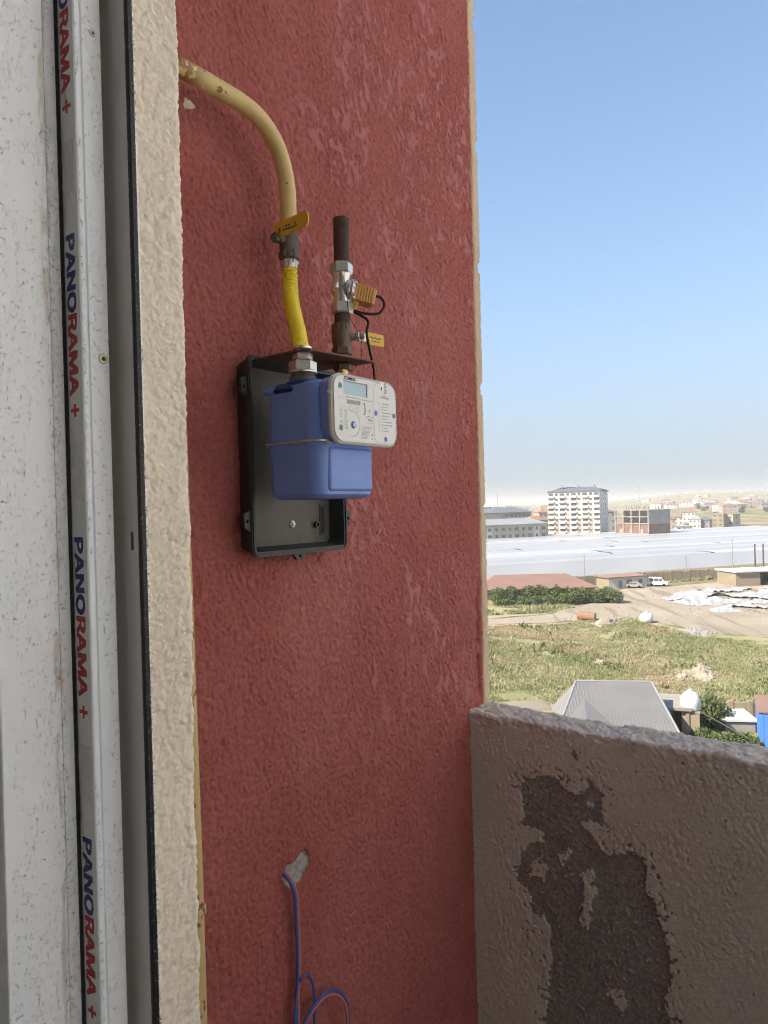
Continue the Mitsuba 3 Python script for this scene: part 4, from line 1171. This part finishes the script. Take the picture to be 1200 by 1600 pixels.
for i in range(10):
    add('rib', f.box(-.04, 0, .25 + i * .5, .33 + i * .5, GZ, GZ + 3.0), 'm_blue_sheet', k)
k = thing('brick_stack', 'stack of orange bricks in front of the blue shed', 'bricks')
f2 = Frame(at(1184, 1186), at(1204, 1187))
for r_ in range(4):
    for c_ in range(4):
        add('brick', f2.box(c_ * .26 + (.06 if r_ % 2 else 0), c_ * .26 + .25 + (.06 if r_ % 2 else 0), 0, .5, GZ + r_ * .15, GZ + r_ * .15 + .14), 'm_roof_orange', k)
f = Frame(at(1108, 1128), at(1300, 1126))
k = thing('yard_wall', 'low tan block wall running behind the yard of the blue shed', 'wall')
add('wall', f.box(0, f.w, 0, .3, GZ - .2, GZ + 1.7), 'm_tan_wall', k)
for i in range(7):
    add('pier', f.box(i * f.w / 6.2, i * f.w / 6.2 + .4, -.08, .38, GZ - .2, GZ + 1.85), 'm_tan_wall', k)
shrub('bush', 'bright green bush growing right behind the white tank', 'bush', site(1112, 1138), (1.5, 1.3, 1.55), 2600, .13, 401)
shrub('bush', 'low green bush in front of the plinth at the parapet edge', 'bush', site(1097, 1164), (1.0, .9, .75), 1300, .11, 402)
nth2 = ('first', 'second', 'third', 'fourth')
for i, (u, v, s) in enumerate(((1122, 1168, .9), (1141, 1168, 1.0), (1160, 1168, 1.0), (1176, 1170, .8))):
    shrub('bush', 'green bush below the pale roof slab, %s from the left' % nth2[i], 'bush', site(u, v), (1.0 * s, .9, .62 * s), 1300, .11, 410 + i, group='bushes below the slab hut')

# ------------------------------------------------------------------ things on the field and the lot


def heap(name, label, cat_, pix, height, seed, m, stones=120, size=.25):
    k = thing(name, label, cat_)
    poly = Polygon([at(u, v)[:2] for u, v in pix])
    x0, y0, x1, y1 = poly.bounds
    n = 44
    X_, Y_ = np.meshgrid(np.linspace(x0 - .2, x1 + .2, n), np.linspace(y0 - .2, y1 + .2, n), indexing='ij')
    pp = shapely.points(X_.ravel(), Y_.ravel())
    inside = shapely.contains(poly, pp)
    dd = np.where(inside, shapely.distance(poly.exterior, pp), -shapely.distance(poly.exterior, pp)).reshape(X_.shape)
    h_ = height * sstep(-.1, 1.3, dd) * (.25 + 1.2 * meshkit.fbm(np.stack([X_ / .9, Y_ / .9, X_ * 0], -1), 3, seed)) - .12 * (dd < 0.05)
    add('mound', grid_mesh(np.stack([X_, Y_, GZ + .04 + h_], -1)), m, k, smooth=False)
    r = np.random.default_rng(seed)
    ms = []
    while len(ms) < stones:
        p = np.array([r.uniform(x0, x1), r.uniform(y0, y1)])
        if contains_xy(poly.buffer(.4), *p):
            b = trimesh.creation.icosphere(subdivisions=0)
            b.vertices *= size * r.uniform(.4, 1.2, 3) * r.uniform(.4, 1.3)
            i_, j_ = int((p[0] - x0 + .2) / (x1 - x0 + .4) * (n - 1)), int((p[1] - y0 + .2) / (y1 - y0 + .4) * (n - 1))
            b.apply_translation((p[0], p[1], GZ + .06 + max(0, h_[i_, j_])))
            ms.append(b)
    add('chunk', cat(ms), m, k, smooth=False, kind='stuff')
    return k


heap('rubble_heap', 'long pale rubble heap lying in the olive field', 'rubble heap', [(1050, 1058), (1072, 1050), (1092, 1038), (1112, 1048), (1122, 1064), (1100, 1068), (1085, 1060), (1062, 1066)], .5, 421, 'm_rubble', 160, .22)
heap('rubble_heap', 'small pale stone heap in the middle of the field', 'rubble heap', [(922, 1035), (940, 1031), (955, 1040), (950, 1046), (930, 1043)], .4, 423, 'm_rubble', 60, .18)
heap('rubble_heap', 'grey rubble heap beside the rusty drum at the field edge', 'rubble heap', [(925, 975), (945, 970), (975, 966), (978, 971), (950, 979), (930, 981)], .8, 425, 'm_rubble', 70, .3)
heap('rubble_heap', 'grey stone spread on the dirt road behind the white ball tank', 'rubble heap', [(1050, 985), (1080, 982), (1120, 990), (1110, 998), (1075, 994)], .35, 427, 'm_concrete', 90, .25)
k = thing('rusty_drum', 'rusty orange steel drum lying at the near edge of the dirt road', 'drum')
p0_ = site(903, 968, .75)
ax_ = np.array([RT[0] * .86 - FW[0] * .5, RT[1] * .86 - FW[1] * .5, -.05])
add('shell', turned(p0_, ax_, [(0, .2), (.02, .72), (.06, .75), (.9, .75), (.93, .80), (.98, .80), (1.0, .75), (1.9, .75), (1.93, .80), (1.98, .80), (2.0, .75), (2.9, .75), (2.94, .72), (2.96, .2)], 24), 'm_roof_orange', k)
add('end_plate', turned(p0_ + ax_ * 2.95, ax_, [(0, .70), (.03, .66), (.03, .2)], 24), 'm_concrete', k)
k = thing('ball_tank', 'white ball shaped tank standing on the dirt road edge', 'tank')
p0_ = site(1010, 973)
add('shell', turned(p0_, (0, 0, 1), [(.0, .5), (.12, .78), (.4, 1.0), (.75, 1.07), (1.1, 1.0), (1.4, .78), (1.58, .45), (1.63, .2), (1.72, .2)], 28), 'm_tank_white', k)
add('lid', turned(p0_ + [0, 0, 1.7], (0, 0, 1), [(0, .26), (.07, .26), (.1, .18)], 16), 'm_tank_white', k)

# crumpled white plastic sheeting spread on the lot
for lab, pix, sd, hh_ in (('big spread of crumpled white plastic sheeting on the dirt lot', [(1031, 936), (1060, 926), (1110, 921), (1170, 919), (1260, 917), (1260, 940), (1190, 945), (1140, 946), (1090, 948), (1045, 944)], 431, .6),
                          ('smaller near strip of crumpled white plastic sheeting on the lot', [(1102, 952), (1140, 947), (1190, 947), (1215, 951), (1160, 957), (1115, 958)], 433, .5)):
    k = thing('plastic_sheeting', lab, 'plastic sheeting')
    poly = Polygon([at(u, v)[:2] for u, v in pix])
    x0, y0, x1, y1 = poly.bounds
    n = 150
    X_, Y_ = np.meshgrid(np.linspace(x0, x1, n), np.linspace(y0, y1, n), indexing='ij')
    pp = shapely.points(X_.ravel(), Y_.ravel())
    dd = np.where(shapely.contains(poly, pp), shapely.distance(poly.exterior, pp), -1).reshape(X_.shape)
    w_ = meshkit.fbm(np.stack([X_ / 2.2, Y_ / 2.2, X_ * 0], -1), 4, sd)
    h_ = hh_ * np.abs(w_ - .5) * 3 + .15
    ragged = dd + 3 * (meshkit.fbm(np.stack([X_ / 3, Y_ / 3, X_ * 0], -1), 3, sd + 1) - .5)
    mask = (ragged > .3) & (meshkit.fbm(np.stack([X_ / 4.5, Y_ / 4.5, X_ * 0], -1), 3, sd + 2) > .34)
    g_ = grid_mesh(np.stack([X_, Y_, GZ + .07 + h_ * sstep(.2, 1.5, ragged)], -1))
    ok = mask.ravel()[g_.faces].all(1)
    used, inv = np.unique(g_.faces[ok], return_inverse=True)
    add('sheet', trimesh.Trimesh(g_.vertices[used], inv.reshape(-1, 3), process=False), 'm_sheet_white', k, smooth=False)


def vehicle(name, label, cat_, u, v, heading, L, W, H, paint, van):
    """heading: direction of travel in the viewer's plan (right, away)."""
    k = thing(name, label, cat_)
    d = RT[:2] * heading[0] + FW[:2] * heading[1]
    d /= np.linalg.norm(d)
    o_ = at(u, v)[:2]
    f = Frame(np.r_[o_ - d * L / 2, 0], np.r_[o_ + d * L / 2, 0])
    if van:
        pr_ = [(0, .35), (0, 1.25), (.12, H - .25), (.35, H), (3.0 / 4.4 * L, H), (3.65 / 4.4 * L, 1.15), (L - .08, .95), (L, .4)]
    else:
        pr_ = [(0, .35), (.05, .85), (.55, .95), (1.0, H), (2.5, H), (3.25, .95), (L - .1, .8), (L, .35)]
    body = prism(Polygon(pr_).buffer(-.06).buffer(.06), -W / 2, W / 2, 'y')
    add('body', f.map(body), paint, k)
    zl = 1.15 if van else .95
    for s in (-1, 1):
        b0 = s * W / 2
        if van:
            spans = ((.35, 1.3), (1.4, 2.3), (2.4, 3.1))
        else:
            spans = ((.95, 1.75), (1.85, 2.75))
        for a0_, a1_ in spans:
            add('side_window', f.box(a0_ * L / 4.4, a1_ * L / 4.4, b0 - .015, b0 + .015, zl, H - .16), 'm_glass', k)
        for a_ in (.19 * L, .80 * L):
            c_ = f.pt(a_, b0 * .94, .33 + GZ + .06)
            add('wheel', turned(c_ - np.r_[f.b, 0] * .1, np.r_[f.b, 0], [(0, .31), (.03, .33), (.17, .33), (.2, .31)], 16), 'm_rubber', k)
    if van:
        add('windscreen', f.map(trimesh.Trimesh([(3.08 / 4.4 * L, -W * .42, H - .07), (3.08 / 4.4 * L, W * .42, H - .07), (3.68 / 4.4 * L, W * .45, 1.18), (3.68 / 4.4 * L, -W * .45, 1.18)], [[0, 2, 1], [0, 3, 2]], process=False)), 'm_glass', k)
        add('rear_window', f.box(-.02, .06, -W * .38, W * .38, 1.2, H - .35), 'm_glass', k)
    for key in [q for q in scene if q.startswith(k + '__') and 'wheel' not in q]:
        scene[key]['to_world'] = T().translate([0, 0, GZ + .06])
    return k


vehicle('parked_van', 'white van parked on the dirt lot by the low shed', 'van', 1028, 916, (.93, -.36), 4.4, 1.8, 2.0, 'm_car_white', True)
vehicle('parked_car', 'tan car parked in front of the low flat shed', 'car', 991, 919, (.95, -.3), 3.6, 1.6, 1.4, 'm_car_tan', False)

# long building with the brown red hipped roof, its hedge, the low shed, the far fence
k = thing('long_building', 'long low cream building under a brown red hipped roof beside the hedge', 'building')
f = Frame(at(742, 946), at(936, 941))
bw = f.w
add('wall', f.box(.6, bw - .6, .6, 11, GZ - .3, GZ + 2.9), 'm_cream_wall', k)
add('roof', hip(f, 0, bw, 0, 11.6, GZ + 2.88, 2.3, inset=5.0), 'm_roof_red', k)
windows(f, k, [3 + i * 4.2 for i in range(int(bw / 4.2))], [GZ + 1.0], .6, 1.2, 1.2)
for i in range(17):
    u = 779 + i * 11.2 + 3 * math.sin(i * 5.1)
    shrub('hedge_bush', 'bush of the hedge before the brown red roof, %s from its left end' % nth(i), 'bush', site(u, 947 - i * .36 + 1.5 * math.sin(i * 2.9)), (1.75 + .5 * math.sin(i * 2.1), 1.5 + .4 * math.sin(i * 1.3), 1.5 + .5 * math.sin(i * 3.3 + 1)), 1500, .17, 440 + i, 'm_leaf', group='bushes of the hedge before the brown roofed building')
f = Frame(at(953, 921), at(1011, 917))
k = thing('low_shed', 'low flat roofed shed with small windows next to the white van', 'shed')
add('wall', f.box(0, f.w, 0, 5, GZ - .3, GZ + 2.5), 'm_white_wall', k)
add('end_wall', f.box(-.12, 0, 0, 5, GZ - .3, GZ + 2.5), 'm_tan_wall', k)
add('roof', f.box(-.5, f.w + .3, -.4, 5.4, GZ + 2.5, GZ + 2.75), 'm_roof_red', k)
for a_, w_, h_ in ((f.w * .28, 1.0, 1.8), (f.w * .52, 1.4, 1.0), (f.w * .82, .9, .9)):
    add('window' if h_ < 1.5 else 'door', f.box(a_ - w_ / 2, a_ + w_ / 2, -.06, .05, GZ + (.1 if h_ > 1.5 else 1.0), GZ + (.1 if h_ > 1.5 else 1.0) + h_), 'm_glass' if h_ < 1.5 else 'm_grey_wall', k)
shrub('bush', 'dark round bush at the tan wall left of the low shed', 'bush', site(951, 919), (1.0, 1.0, .9), 900, .16, 460, 'm_leaf_dark')
f = Frame(at(900, 917), at(1240, 897))
k = thing('boundary_wall', 'tan boundary wall running below the white greenhouses', 'wall')
n_ = 24
for i in range(n_):
    add('panel', f.box(i * f.w / n_ + .15, (i + 1) * f.w / n_ - .15, 0, .25, GZ - .2, GZ + 2.4 + .12 * math.sin(i * 2.7)), 'm_tan_wall', k)
    add('post', f.box(i * f.w / n_ - .15, i * f.w / n_ + .15, -.06, .3, GZ - .2, GZ + 2.6), 'm_tan_wall', k)

# outbuilding at the right with an open bay and block pillars
f = Frame(at(1150, 917), at(1265, 912))
k = thing('farm_outbuilding', 'tan block outbuilding with a dark open bay and pale roof', 'building')
add('wall', cat([f.box(0, 6, 0, 7, GZ - .3, GZ + 3.2), f.box(9, f.w, 0, 7, GZ - .3, GZ + 3.2), f.box(6, 9, 1.6, 7, GZ - .3, GZ + 3.2)]), 'm_tan_wall', k)
add('bay', f.box(6.02, 8.98, 1.5, 1.6, GZ, GZ + 2.8), 'm_dark_open', k)
add('roof', f.box(-.4, f.w + .4, -.5, 7.4, GZ + 3.2, GZ + 3.5), 'm_roof_white', k)
add('pillar', f.box(8.3, 10.0, -3.2, -1.8, GZ - .2, GZ + 2.3), 'm_tan_wall', k)
for i, (u, dv) in enumerate(((1178, 0), (1191, 0))):
    k = thing('chimney_pole', ('tall dark pole behind the outbuilding, nearer its left end', 'tall dark pole behind the outbuilding, second from its left end')[i], 'pole')
    p = plan(u, 196)
    add('shaft', turned([p[0], p[1], GZ], (0, 0, 1), [(0, .22), (7.0, .19), (7.0, .23), (7.2, .23), (7.2, .14)], 12), 'm_iron_grey', k)
for i, (u, dd, hh_) in enumerate(((911, 186, 6.5), (1070, 186, 5.5), (1143, 190, 9.0))):
    k = thing('utility_pole', ('thin grey pole rising behind the end of the brown red roof', 'short thin grey pole at the middle of the tan boundary wall', 'tall thin grey pole left of the outbuilding')[i], 'pole')
    p = plan(u, dd)
    add('shaft', turned([p[0], p[1], GZ], (0, 0, 1), [(0, .11), (hh_, .07)], 8), 'm_concrete', k)
    add('crossarm', box(p[0] - .5, p[0] + .5, p[1] - .05, p[1] + .05, GZ + hh_ - .5, GZ + hh_ - .38), 'm_concrete', k)

# ------------------------------------------------------------------ greenhouses
k = thing('greenhouse', 'vast block of white plastic covered greenhouse tunnels across the plain', 'greenhouse')
g0_ = C[:2] + FW[:2] * 177 + RT[:2] * -10
ga = RT[:2] * .935 + FW[:2] * .355
ga /= np.linalg.norm(ga)
gb = np.array([-ga[1], ga[0]])
NS, SW_ = 17, 8.6
for i in range(NS):
    mm = ('m_plastic', 'm_plastic_grey', 'm_plastic', 'm_plastic_new', 'm_plastic', 'm_plastic_grey')[(i * 5 + i // 4) % 6]
    brk = [0, 120 + 40 * math.sin(i * 1.9), 300]
    for q in range(2):
        sN = int((brk[q + 1] - brk[q]) / 4)
        ss_ = np.linspace(brk[q], brk[q + 1] - 1.0, sN)
        tt_ = np.linspace(0, math.pi, 11)
        S_, T_ = np.meshgrid(ss_, tt_, indexing='ij')
        hz_ = GZ + 3.0 + 0.55 * np.sin(T_) ** .8 + .06 * (meshkit.fbm(np.stack([S_ / 2.5, T_ * 2, S_ * 0 + i], -1), 3, 470) - .5) - .03 * np.abs(np.sin(S_ * math.pi / 4))
        wv = (1 - np.cos(T_)) / 2 * (SW_ - .35) + i * SW_
        off = 1.6 * i * .0
        P_ = g0_ + S_[..., None] * ga + wv[..., None] * gb
        mm_ = mm if q == 0 else ('m_plastic', 'm_plastic_new', 'm_plastic_grey', 'm_plastic')[(i * 3 + 1) % 4]
        add('roof_span', grid_mesh(np.concatenate([P_, hz_[..., None]], -1)), mm_, k, smooth=True)
gf = Frame(np.r_[g0_, 0], np.r_[g0_ + ga * 300, 0])
add('side_curtain', gf.map(prism(Polygon([(-9.0, GZ - .2), (.1, GZ + 3.12), (.25, GZ + 3.0), (.25, GZ - .2)]), 0, 300, 'x')), 'm_plastic', k)
add('gutter_base', gf.box(0, 300, .3, NS * SW_, GZ - .2, GZ + 2.35), 'm_plastic_grey', k)
# ------------------------------------------------------------------ buildings beyond the greenhouses
# tall white block
f = Frame(plan(857, 392), plan(937, 378))
k = thing('apartment_block', 'tall white nine storey apartment block with dark roof and balconies', 'apartment block')
W_, H_ = f.w, 25.4
add('wall', f.box(0, W_, 0, 19, GZ - 1, GZ + H_), 'm_white_wall', k)
add('roof', hip(f, -.4, W_ + .4, -.4, 19.4, GZ + H_ + .002, 2.2, inset=6.0, t=.7), 'm_roof_slate', k)
add('parapet_band', f.box(-.35, W_ + .35, -.35, 0, GZ + 10.9, GZ + 11.5), 'm_cream_wall', k)
nc = 9
for c_ in range(nc):
    a_ = (c_ + .5) * W_ / nc
    wide = c_ % 2 == 0
    for r_ in range(9):
        z = GZ + .3 + r_ * 2.8
        if r_ < 4 and not wide:
            add('spandrel', f.box(a_ - 1.0, a_ + 1.0, -.12, .02, z - .3, z + 2.45), 'm_pink_wall', k)
            add('window', f.box(a_ - .6, a_ + .6, -.18, -.1, z + 1.0, z + 2.2), 'm_glass', k)
            continue
        add('window', f.box(a_ - (1.35 if wide else .75), a_ + (1.35 if wide else .75), -.08, .04, z + .95, z + 2.25), ('m_glass', 'm_glass', 'm_curtain')[(c_ * 7 + r_ * 5 + c_ * r_) % 3], k)
        if wide:
            bl_ = cat([f.box(a_ - 1.75, a_ + 1.75, -1.2, -1.08, z - .25, z + .85), f.box(a_ - 1.75, a_ + 1.75, -1.08, -.002, z - .25, z - .05), f.box(a_ - 1.75, a_ - 1.63, -1.08, -.002, z - .05, z + .85), f.box(a_ + 1.63, a_ + 1.75, -1.08, -.002, z - .05, z + .85)])
            add('balcony', bl_, 'm_white_wall', k)
for b_ in (4, 9, 14):
    for r_ in range(9):
        add('window', f.box(W_ - .04, W_ + .07, b_ - .6, b_ + .6, GZ + 1.2 + r_ * 2.8, GZ + 2.4 + r_ * 2.8), 'm_glass', k)
for a_ in (5, 14, 23):
    add('chimney', f.box(a_, a_ + .8, 7, 7.8, GZ + H_ + 1, GZ + H_ + 4.2), 'm_concrete', k)
# low cream block with the grey roof, left
f = Frame(plan(748, 338), plan(853, 352))
k = thing('school_block', 'two storey cream block with a long grey roof left of the tall tower', 'building')
add('wall', f.box(0, f.w, 0, 15, GZ - 1, GZ + 9.8), 'm_cream_wall', k)
add('roof', hip(f, -.6, f.w + .6, -.6, 15.6, GZ + 9.8, 2.6, inset=4), 'm_roof_grey', k)
for c_ in range(10):
    a_ = (c_ + .5) * f.w / 10
    if c_ in (0, 1, 8):
        add('bay', f.box(a_ - 1.5, a_ + 1.5, -.15, .02, GZ, GZ + 8.6), 'm_white_wall', k)
    for z in (3.6, 6.9):
        w_ = 1.0 if c_ % 2 else .65
        add('window', f.box(a_ - w_, a_ + w_, -.22, .05, GZ + z, GZ + z + 1.5), 'm_glass', k)
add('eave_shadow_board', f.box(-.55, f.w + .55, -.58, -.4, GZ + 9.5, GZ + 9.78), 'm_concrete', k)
# slate roofed block behind it
f = Frame(plan(744, 455), plan(829, 462))
k = thing('slate_block', 'white block under a blue slate hipped roof behind the cream block', 'building')
add('wall', f.box(0, f.w, 0, 20, GZ - 1, GZ + 14.2), 'm_white_wall', k)
add('wing_wall', f.box(f.w * .52, f.w * .995, -1.5, 0, GZ - 1, GZ + 14.0), 'm_pink_wall', k)
add('roof', hip(f, -1, f.w + 1, -2.4, 21, GZ + 14.2, 3.6, inset=9), 'm_roof_slate', k)
for c_ in range(6):
    a_ = f.w * (.56 + c_ * .075)
    for z in (8.2, 11.4):
        add('window', f.box(a_ - .8, a_ + .8, -1.6, -1.45, GZ + z, GZ + z + 1.6), 'm_glass', k)
for a_ in (6, 14, 22):
    add('chimney', f.box(a_, a_ + .9, 8, 9, GZ + 15, GZ + 19), 'm_white_wall', k)
# unfinished brick block to the right of the tower
f = Frame(plan(960, 372), plan(1013, 350))
k = thing('unfinished_block', 'unfinished concrete frame block with red brick lower floors', 'building')
W_ = f.w
add('brick_wall', f.box(0, W_, .4, 14, GZ - 1, GZ + 8.2), 'm_brick', k)
for r_ in range(3):
    add('floor_slab', f.box(-.2, W_ + .2, 0, 14.2, GZ + 8.2 + r_ * 3.4, GZ + 8.6 + r_ * 3.4), 'm_concrete', k)
for c_ in range(5):
    a_ = c_ * (W_ - .7) / 4
    add('column', cat([f.box(a_, a_ + .7, 0, .7, GZ + 8.6, GZ + 11.6), f.box(a_, a_ + .7, 0, .7, GZ + 12.0, GZ + 15.0), f.box(a_, a_ + .7, .02, .38, GZ, GZ + 8.2)]), 'm_concrete', k)
add('inner_wall', cat([f.box(.3, W_ - .1, 5, 14, GZ + 8.6, GZ + 11.6), f.box(.3, W_ - .1, 5, 14, GZ + 12.0, GZ + 15.0)]), 'm_concrete', k)
add('side_wall', cat([f.box(W_ - .08, W_ + .12, .7, 14, GZ + 8.6, GZ + 11.6), f.box(W_ - .08, W_ + .12, .7, 14, GZ + 12.0, GZ + 15.0)]), 'm_grey_wall', k)
for c_ in range(3):
    add('window_opening', f.box(W_ * (.18 + .3 * c_) - .9, W_ * (.18 + .3 * c_) + .9, .32, .42, GZ + 3.6, GZ + 5.6), 'm_pink_wall', k)
r = np.random.default_rng(490)
for i in range(16):
    a_, b_ = r.uniform(.5, W_ - .5), r.uniform(.5, 13)
    add('starter_column', f.box(a_, a_ + .35, b_, b_ + .35, GZ + 15.4, GZ + 15.4 + r.uniform(.6, 2.0)), 'm_rubble', k)
# houses
H = [
 ('orange roofed cream house between slate block and white tower, nearer one', 828, 856, 430, 436, 10, 9.5, 2.6, 'm_cream_wall', 'm_roof_orange', 3, 2),
 ('orange roofed pink house showing just left of the white tower', 842, 862, 520, 522, 10, 13, 3, 'm_pink_wall', 'm_roof_orange', 3, 3),
 ('grey house squeezed between white tower and unfinished block', 944, 962, 470, 470, 10, 13, 1.5, 'm_grey_wall', 'm_roof_slate', 2, 3),
 ('red roofed house right beside the unfinished block', 1040, 1056, 470, 468, 10, 7, 2.4, 'm_pink_wall', 'm_roof_red', 2, 2),
 ('small red roofed house further right of the unfinished block', 1052, 1067, 520, 518, 10, 6, 2.6, 'm_white_wall', 'm_roof_red', 2, 2),
 ('pale two storey house with red roof behind the greenhouse edge', 1066, 1086, 560, 556, 12, 7.5, 3, 'm_white_wall', 'm_roof_red', 3, 2),
 ('white gabled house at the back edge of the greenhouses', 1076, 1094, 470, 466, 10, 6.5, 2.4, 'm_white_wall', 'm_roof_grey', 3, 2),
 ('grey house with dark roof next to the white gabled house', 1090, 1108, 470, 466, 10, 5.5, 2.2, 'm_grey_wall', 'm_roof_slate', 2, 2),
 ('unfinished tan house with open windows on the green slope', 1112, 1130, 480, 476, 9, 9, 0, 'm_tan_wall', 'm_concrete', 2, 3),
 ('tan block house joined to the unfinished house on the slope', 1129, 1145, 486, 480, 9, 8, 0, 'm_cream_wall', 'm_tan_wall', 2, 2),
 ('low yellow shed at the back of the greenhouses', 1056, 1082, 440, 438, 6, 3.2, .8, 'm_cream_wall', 'm_roof_grey', 3, 1),
 ('long white hall with white roof high on the right slope', 1122, 1160, 900, 890, 18, 8, 3, 'm_white_wall', 'm_roof_white', 6, 1),
 ('pale house with red roof alone on the distant hill crest', 1041, 1058, 1150, 1148, 12, 7, 3, 'm_white_wall', 'm_roof_red', 3, 2),
]
for h in H:
    house(*h)
r = np.random.default_rng(495)
walls = ['m_white_wall', 'm_cream_wall', 'm_pink_wall', 'm_tan_wall', 'm_grey_wall']
roofs = ['m_roof_red', 'm_roof_grey', 'm_roof_orange', 'm_roof_slate']
WORD = {'m_white_wall': 'white', 'm_cream_wall': 'cream', 'm_pink_wall': 'pinkish', 'm_tan_wall': 'tan', 'm_grey_wall': 'grey', 'm_roof_red': 'red', 'm_roof_grey': 'grey', 'm_roof_orange': 'orange', 'm_roof_slate': 'dark slate'}
spots_ = []
for i in range(46):
    u = r.uniform(1080, 1225) if i < 34 else r.uniform(985, 1100)
    d = r.uniform(780, 1700) if i < 34 else r.uniform(1200, 2200)
    wd = r.uniform(9, 22)
    spots_.append((u, d, wd, d * r.uniform(.985, 1.0), r.uniform(4, 9), r.uniform(1.6, 3), walls[r.integers(5)], roofs[r.integers(4)]))
for i, (u, d, wd, d1_, wh_, rh_, wl_, rf_) in enumerate(sorted(spots_)):
    house('small distant %s house under %s roof, %s from left on the far slope' % (WORD[wl_], WORD[rf_], nth(i)), u, u + wd / d * F, d, d1_, 10, wh_, rh_, wl_, rf_, 3, 2, group='houses of the distant settlement')
for i, u in enumerate(sorted(r.uniform(745, 860, 10))):
    d = r.uniform(900, 2200)
    wd = r.uniform(14, 34)
    house('town block on the hazy horizon left of the white tower, %s from left' % nth(i), u, u + wd / d * F, d, d, 12, r.uniform(7, 16), 0, walls[r.integers(5)], 'm_concrete', 4, 3, group='town blocks on the hazy horizon')
for i, u in enumerate(sorted(r.uniform(1055, 1220, 26))):
    d = r.uniform(520, 1300)
    p = plan(u, d)
    p[2] = GZ + float(hill_height(p[:1], p[1:2])[0])
    s = r.uniform(2.0, 4.0)
    shrub('distant_tree', 'dark green tree among houses of the right slope, %s tree from left' % nth(i), 'tree', p, (s, s, s * .9), 260, .8, 500 + i, 'm_leaf_dark', group='trees on the right slope')
for i, (u, d) in enumerate(((1000, 900), (778, 700))):
    k = thing('radio_mast', ('thin lattice radio mast behind the unfinished block', 'thin mast above the slate roof at the left')[i], 'mast')
    p = plan(u, d)
    hm = 38 if i == 0 else 33
    add('shaft', turned([p[0], p[1], GZ], (0, 0, 1), [(0, .35), (hm, .12)], 6), 'm_grey_wall', k)
    add('crossarm', box(p[0] - 1.2, p[0] + 1.2, p[1] - .1, p[1] + .1, GZ + hm - 4, GZ + hm - 3.7), 'm_grey_wall', k)

scene['haze'] = {'type': 'cube', 'to_world': T().translate([0, 0, 6.6]).scale([4900, 4900, 27.4]), 'bsdf': {'type': 'null'}, 'interior': {'type': 'ref', 'id': 'air'}}
tag('haze', kind='stuff')
